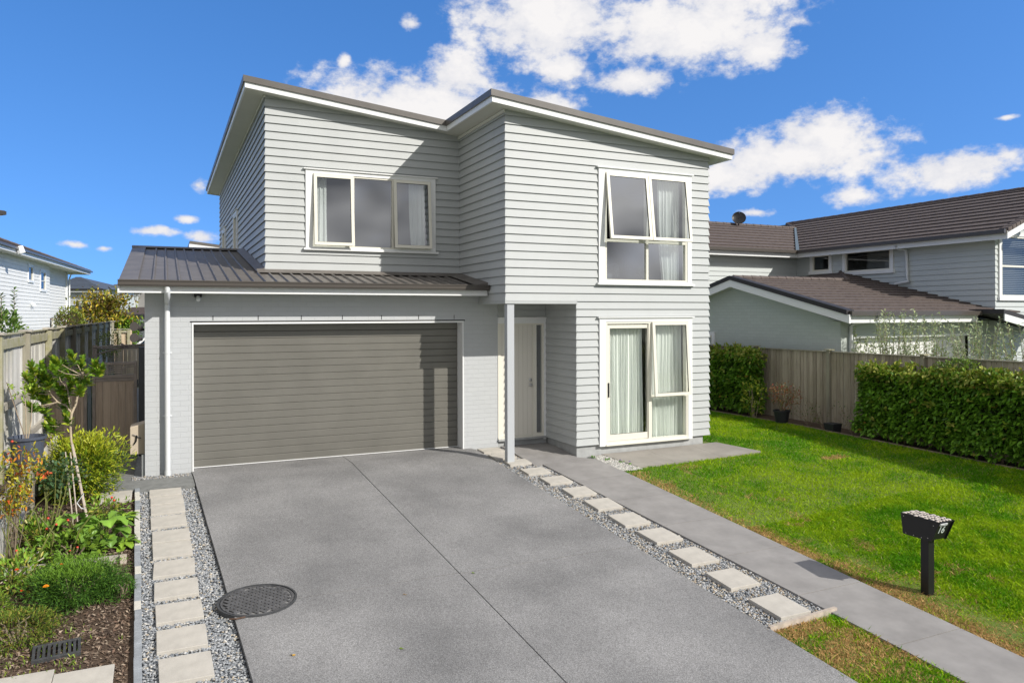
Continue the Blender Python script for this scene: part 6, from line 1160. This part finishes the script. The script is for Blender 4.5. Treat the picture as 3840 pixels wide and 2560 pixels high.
for xx in (x0, x1-.005):
    mb = MB(); mb.hexa([(xx, ybf-.012, bot-.012), (xx+.005, ybf-.012, bot-.012), (xx+.005, ybb+.01, bot-.012), (xx, ybb+.01, bot-.012), (xx, ytf-.015, top+.004), (xx+.005, ytf-.015, top+.004), (xx+.005, ytb+.01, top+.004), (xx, ytb+.01, top+.004)]); sd = mb.build('side_plate', M['black'], lb)
    mb = MB(); ox = xx-.002 if xx < 0 else xx+.007
    for y, z in ((-.17, top-.05), (.21, top-.03), (-.10, bot+.02), (-.02, bot+.005), (.08, bot+.005), (.18, bot+.005)): mb.tube([(ox-.002, y, z), (ox+.002, y, z)], .005, 8)
    b_ = mb.build('screws', M['chrome'], sd); b_['kind'] = 'stuff'
mb = MB(); mb.box(x0+.006, x1-.006, ytf, ytb, top-.012, top-.004); mb.build('lid', M['black'], lb)
# front plate slopes: slot and digits lie in it
fd = Vector((0, ybf-ytf-.012, bot-top+.012)).normalized(); fn = Vector((0, fd.z, -fd.y)).normalized()
if fn.y > 0: fn = -fn
org = Vector((0, ytf+.012, top-.012))
def on(x, s, o): return org+Vector((x, 0, 0))+fd*s+fn*o
mb = MB(); mb.hexa([on(-.085, .035, .001), on(.03, .035, .001), on(.03, .035, .012), on(-.085, .035, .012), on(-.085, .008, .001), on(.03, .008, .001), on(.03, .008, .016), on(-.085, .008, .016)]); mb.build('slot_flap', M['pipe'], lb)
cu = bpy.data.curves.new('digits', 'FONT'); cu.body = '16'; cu.size = .125; cu.extrude = .0015; cu.space_character = 1.0; to = bpy.data.objects.new('tmp', cu); sc.collection.objects.link(to)
bpy.context.view_layer.update(); dg = bpy.context.evaluated_depsgraph_get(); me = bpy.data.meshes.new_from_object(to.evaluated_get(dg)); bpy.data.objects.remove(to)
me.materials.clear(); me.materials.append(M['digits'])
for v in me.vertices:
    x, y, z = v.co; v.co = on(-.075+x*.95, .145-y*1.05, .003+z)
o = link(bpy.data.objects.new('house_number', me)); o.parent = lb
# pebbles glued on the lid: countable, one part each
pm = mat('letterbox_pebble', (.58, .52, .44), .5, 14, .2, col2=(.70, .62, .56)); pc0 = None; r_ = random.Random(4)
for i in range(7):
    for j in range(5):
        xx = -.098+j*.049+(.012 if i % 2 else -.008)+r_.uniform(-.005, .005); yy = ytf+.035+i*.068+r_.uniform(-.008, .008)
        if yy > ytb-.01 or abs(xx) > .115: continue
        P = IV*np.array([.023*r_.uniform(.85, 1.2), .036*r_.uniform(.8, 1.15), .013]); a = r_.uniform(-.35, .35); P = np.stack([P[:, 0]*math.cos(a)-P[:, 1]*math.sin(a), P[:, 0]*math.sin(a)+P[:, 1]*math.cos(a), P[:, 2]], 1)+[xx, yy, top+.004]
        o = fast_mesh('pebble', P, IF, pm, lb, smooth=True); s_ = o.modifiers.new('s', 'SUBSURF'); s_.levels = 1; s_.render_levels = 1
# ------------------------------------------------------------------ plants on the right
bush('shrub', (14.0, 9.45, 1.45), (.25, .55, .30), 1300, .06, .022, [(.12, .22, .02), (.2, .3, .03), (.08, .16, .015)], 'loose bright green shrub rising above the top of the long hedge', base=(14.0, 9.45, -.1), stems=4)
bush('citrus_shrub', (13.35, 14.35, .55), (.22, .42, .48), 330, .085, .042, [(.13, .22, .02), (.28, .34, .03), (.07, .14, .015), (.4, .42, .05)], 'small citrus shrub with yellowing leaves between the short hedge and the black pot', base=(13.4, 14.4, -.05), stems=5, shell=.3, stem_m='barkpale')
pp = wempty('plant_pot', (13.35, 13.45, 0), 'round black plastic pot on the soil in front of the right fence', 'plant pot'); mb = MB(); pot(mb, (13.38, 13.45, .0), .14, .19, .31); mb.build('pot_body', M['rubber'], pp, True); mb = MB(); mb.tube([(13.38, 13.45, .25), (13.38, 13.45, .26)], .17, 16); mb.build('soil', M['soil'], pp)
bush('nandina_shrub', (13.38, 13.35, .66), (.34, .42, .32), 900, .045, .02, [(.22, .09, .03), (.30, .12, .04), (.10, .13, .03), (.18, .16, .04), (.35, .06, .03)], 'reddish brown twiggy shrub growing in the round black pot', base=(13.38, 13.45, .26), stems=10, shell=.25)
pp = wempty('plant_pot', (13.55, 12.1, -.05), 'small square black pot at the foot of the right fence', 'plant pot'); mb = MB(); mb.hexa([(13.45, 12.0, -.08), (13.67, 12.0, -.08), (13.67, 12.22, -.08), (13.45, 12.22, -.08), (13.42, 11.97, .16), (13.70, 11.97, .16), (13.70, 12.25, .16), (13.42, 12.25, .16)]); mb.build('pot_body', M['rubber'], pp, bevel=.01)
for i, (x, y, lb_) in enumerate(((13.75, 12.55, 'sparse weed with thin stems left of the small black pot'), (13.75, 11.75, 'tall thin weed between the small black pot and the long hedge'), (13.8, 13.0, 'low trailing weed at the foot of the right fence'))):
    h_ = wempty('weed', (x, y, -.05), lb_, 'weed'); mb = MB(); P, D = [], []
    for k in range(12):
        e = Vector((x+random.uniform(-.3, .2), y+random.uniform(-.45, .45), random.uniform(.15, .75))); mb.tube([(x, y, -.06), Vector((x, y, -.06)).lerp(e, .5)+Vector((0, 0, .05)), e], [.005, .004, .002], 4)
        for j in range(6): P.append(np.array(Vector((x, y, 0)).lerp(e, .4+j*.1))+rng.normal(0, .012, 3)); D.append(rng.normal(0, 1, 3))
    leaves('foliage', np.array(P), np.array(D), .045, .022, pick([(.06, .12, .02), (.12, .18, .03), (.2, .17, .06)], len(P)), h_); mb.build('stems', M['bark'], h_)['kind'] = 'stuff'
OL = [(.34, .42, .24), (.44, .50, .34), (.26, .34, .18), (.40, .48, .20)]
olb = ['first silver green olive shrub behind the right fence, nearest the downpipe', 'second silver green olive shrub behind the right fence, with the tallest shoots', 'middle silver green olive shrub in front of the white garage door', 'fourth silver green olive shrub behind the right fence, left of the porch', 'silver green olive shrub behind the fence at the right edge of the picture']
for i, (y, hh, lb_) in enumerate(zip((12.9, 11.9, 10.9, 9.9, 8.9), (2.15, 2.45, 2.35, 2.25, 2.2), olb)):
    h_ = wempty('olive_shrub', (15.2, y, -.4), lb_, 'olive shrub', 0, 'silver green olive shrubs behind the right fence'); mb = MB(); P, D = [], []
    for k in range(34):
        e = Vector((15.2+random.uniform(-.45, .45), y+random.uniform(-.6, .6), hh*random.uniform(.72, 1.12) if k > 5 else hh*random.uniform(1.0, 1.14))); b = Vector((15.2+random.uniform(-.1, .1), y+random.uniform(-.1, .1), -.4)); m_ = b.lerp(e, .6)+Vector((0, 0, .1)); mb.tube([b, m_, e], [.012, .007, .002], 4)
        nn = 64
        for j in range(nn): t = .25+.75*j/nn; q = b.lerp(e, t) if t > .6 else b.lerp(m_, t/.6); q = m_.lerp(e, (t-.6)/.4) if t > .6 else q; P.append(np.array(q)+rng.normal(0, .014, 3)); D.append(rng.normal(0, .8, 3)+[0, 0, .6])
    leaves('foliage', np.array(P), np.array(D), rng.uniform(.07, .11, len(P)), .028, pick(OL, len(P), .2), h_); mb.build('stems', M['barkpale'], h_)['kind'] = 'stuff'
for x, y, lb_ in ((7.20, 11.98, 'first small pansy plant in the pale pebbles, nearest the wall'), (7.38, 11.78, 'second small pansy plant in the pale pebbles'), (7.52, 11.56, 'purple flowered pansy in the middle of the pale pebbles'), (7.63, 11.42, 'purple flowered pansy in the pale pebbles nearest the lawn')):
    x += .05; h_ = wempty('pansy', (x, y, G(x, y)), lb_, 'pansy', 0, 'pansies in the pale pebble bed'); k = 26 if 'first' in lb_ or 'second' in lb_ else 12; P = np.array([x, y, G(x, y)+.02])+rng.normal(0, .025, (k, 3))*[1, 1, .5]; leaves('foliage', P, rng.normal(0, 1, (k, 3))+[0, 0, .8], .05, .022, pick([(.12, .28, .03), (.08, .2, .02)], k), h_)
    if 'purple' in lb_: flower((x, y, G(x, y)+.07), .022, 'purple', h_); 
# ------------------------------------------------------------------ plants beyond the left fence
bush('shrub', (-2.75, 16.2, 2.2), (.45, .8, .55), 1500, .10, .042, [(.12, .22, .04), (.2, .3, .06), (.08, .16, .03)], 'leafy green shrub leaning over the fence at the left edge', base=(-2.75, 16.2, .5), stems=5)
for k, (x, y, zt, lb_) in enumerate(((-2.6, 15.75, 3.0, 'left of two tall leafy shoots above the left fence'), (-2.6, 17.0, 3.15, 'right of two tall leafy shoots above the left fence'))):
    h_ = wempty('leafy_shoot', (x, y, .5), lb_, 'shoot'); mb = MB(); mb.tube([(x, y, .5), (x, y+.05, 2), (x, y, zt)], [.015, .01, .004], 5); P = []; D = []
    for j in range(46): z = 2.1+(zt-2.1)*j/46; a = j*2.4; P.append((x, y, z)); D.append((math.cos(a), math.sin(a), .7))
    leaves('foliage', np.array(P, float), np.array(D, float), .095, .04, pick([(.10, .18, .05), (.16, .24, .07)], len(P)), h_); mb.build('stem', M['bark'], h_)
def crown_tree(c, r, n, pal, label, base, L_=.16, W_=.07, kind='tree', trunk=.06):
    h_ = wempty('autumn_tree', base, label, kind); ncl = 16; cc = []
    for k in range(ncl): d = np.array([rng.normal(0, .55), rng.normal(0, .55), rng.normal(0, .5)]); cc.append(np.array(c)+np.clip(d, -1, 1)*np.array(r)*.8)
    P, D, C_ = [], [], []; mb = MB(); b = Vector(base); mb.tube([b, Vector((c[0], c[1], c[2]-r[2]*.8))], [trunk, trunk*.7], 7)
    tr = mb.build('trunk', M['bark'], h_); mb = MB()
    for q in cc:
        mb.tube([(c[0], c[1], c[2]-r[2]*.8), tuple(q)], [trunk*.4, .01], 5); k = n//ncl; P.append(q+rng.normal(0, .3, (k, 3))*np.array(r)*.8); D.append(rng.normal(0, 1, (k, 3))+[0, 0, -.6]); C_.append(pick(pal, k, .3)*rng.uniform(.75, 1.2))
    P = np.concatenate(P); leaves('crown', P, np.concatenate(D), L_, W_, np.concatenate(C_), h_); mb.build('branches', M['bark'], h_)['kind'] = 'stuff'; return h_
crown_tree((-2.55, 38, 2.6), (1.15, 1.0, 1.0), 3600, [(.22, .24, .02), (.32, .28, .03), (.14, .17, .02), (.42, .30, .03), (.16, .10, .03)], 'tree with olive and yellow autumn leaves behind the far end of the fence', (-2.55, 38, 0), .17, .075)
crown_tree((-1.5, 38, 1.95), (.55, .7, .8), 1600, [(.14, .28, .02), (.24, .36, .03), (.10, .2, .02)], 'small bright green tree right of the yellow autumn tree', (-1.45, 38, 0), .16, .075)
bush('shrub', (-3.6, 36.5, 2.3), (.55, .8, .65), 1400, .13, .045, [(.22, .28, .03), (.3, .3, .05), (.12, .18, .02)], 'yellow green shrub behind the fence beside the white house', base=(-3.6, 36.5, .3), stems=5)
bush('vine', (-2.05, 20.5, 2.48), (.18, 2.4, .18), 420, .055, .025, [(.16, .12, .05), (.22, .08, .04), (.12, .16, .03), (.2, .1, .08)], 'dry reddish vine straggling along the top of the left fence', 'vine', base=(-2.1, 20.5, .6), stems=8, thin=.006)
bush('vine', (-1.5, 26.0, 1.75), (.35, .9, .4), 700, .06, .03, [(.2, .26, .04), (.26, .3, .05), (.14, .18, .03)], 'pale green vine climbing the fence corner above the wooden gate', 'vine', base=(-1.6, 26, .2), stems=5, thin=.006)
# fallen leaves on the driveway
for i, (x, y, c_) in enumerate(((2.35, 7.8, 'orange'), (1.05, 7.0, 'orange'), (2.0, 6.75, 'lf'), (3.25, 8.05, 'lf'))):
    lbs = ('curled orange leaf on the driveway right of the manhole cover', 'small orange leaf on the driveway below the manhole cover', 'small green leaf on the driveway left of the centre joint', 'tiny green leaf caught in the centre joint of the driveway')
    z = G(x, y)+.045; o = leaves('fallen_leaf', np.array([[x, y, z], [x+.01, y+.008, z]]), np.array([[1, .3, .1], [-.6, .8, .1]]), .035, .02, np.array([(.5, .28, .03) if c_ == 'orange' else (.2, .3, .03)]*2)); tag(o, lbs[i], 'leaf')
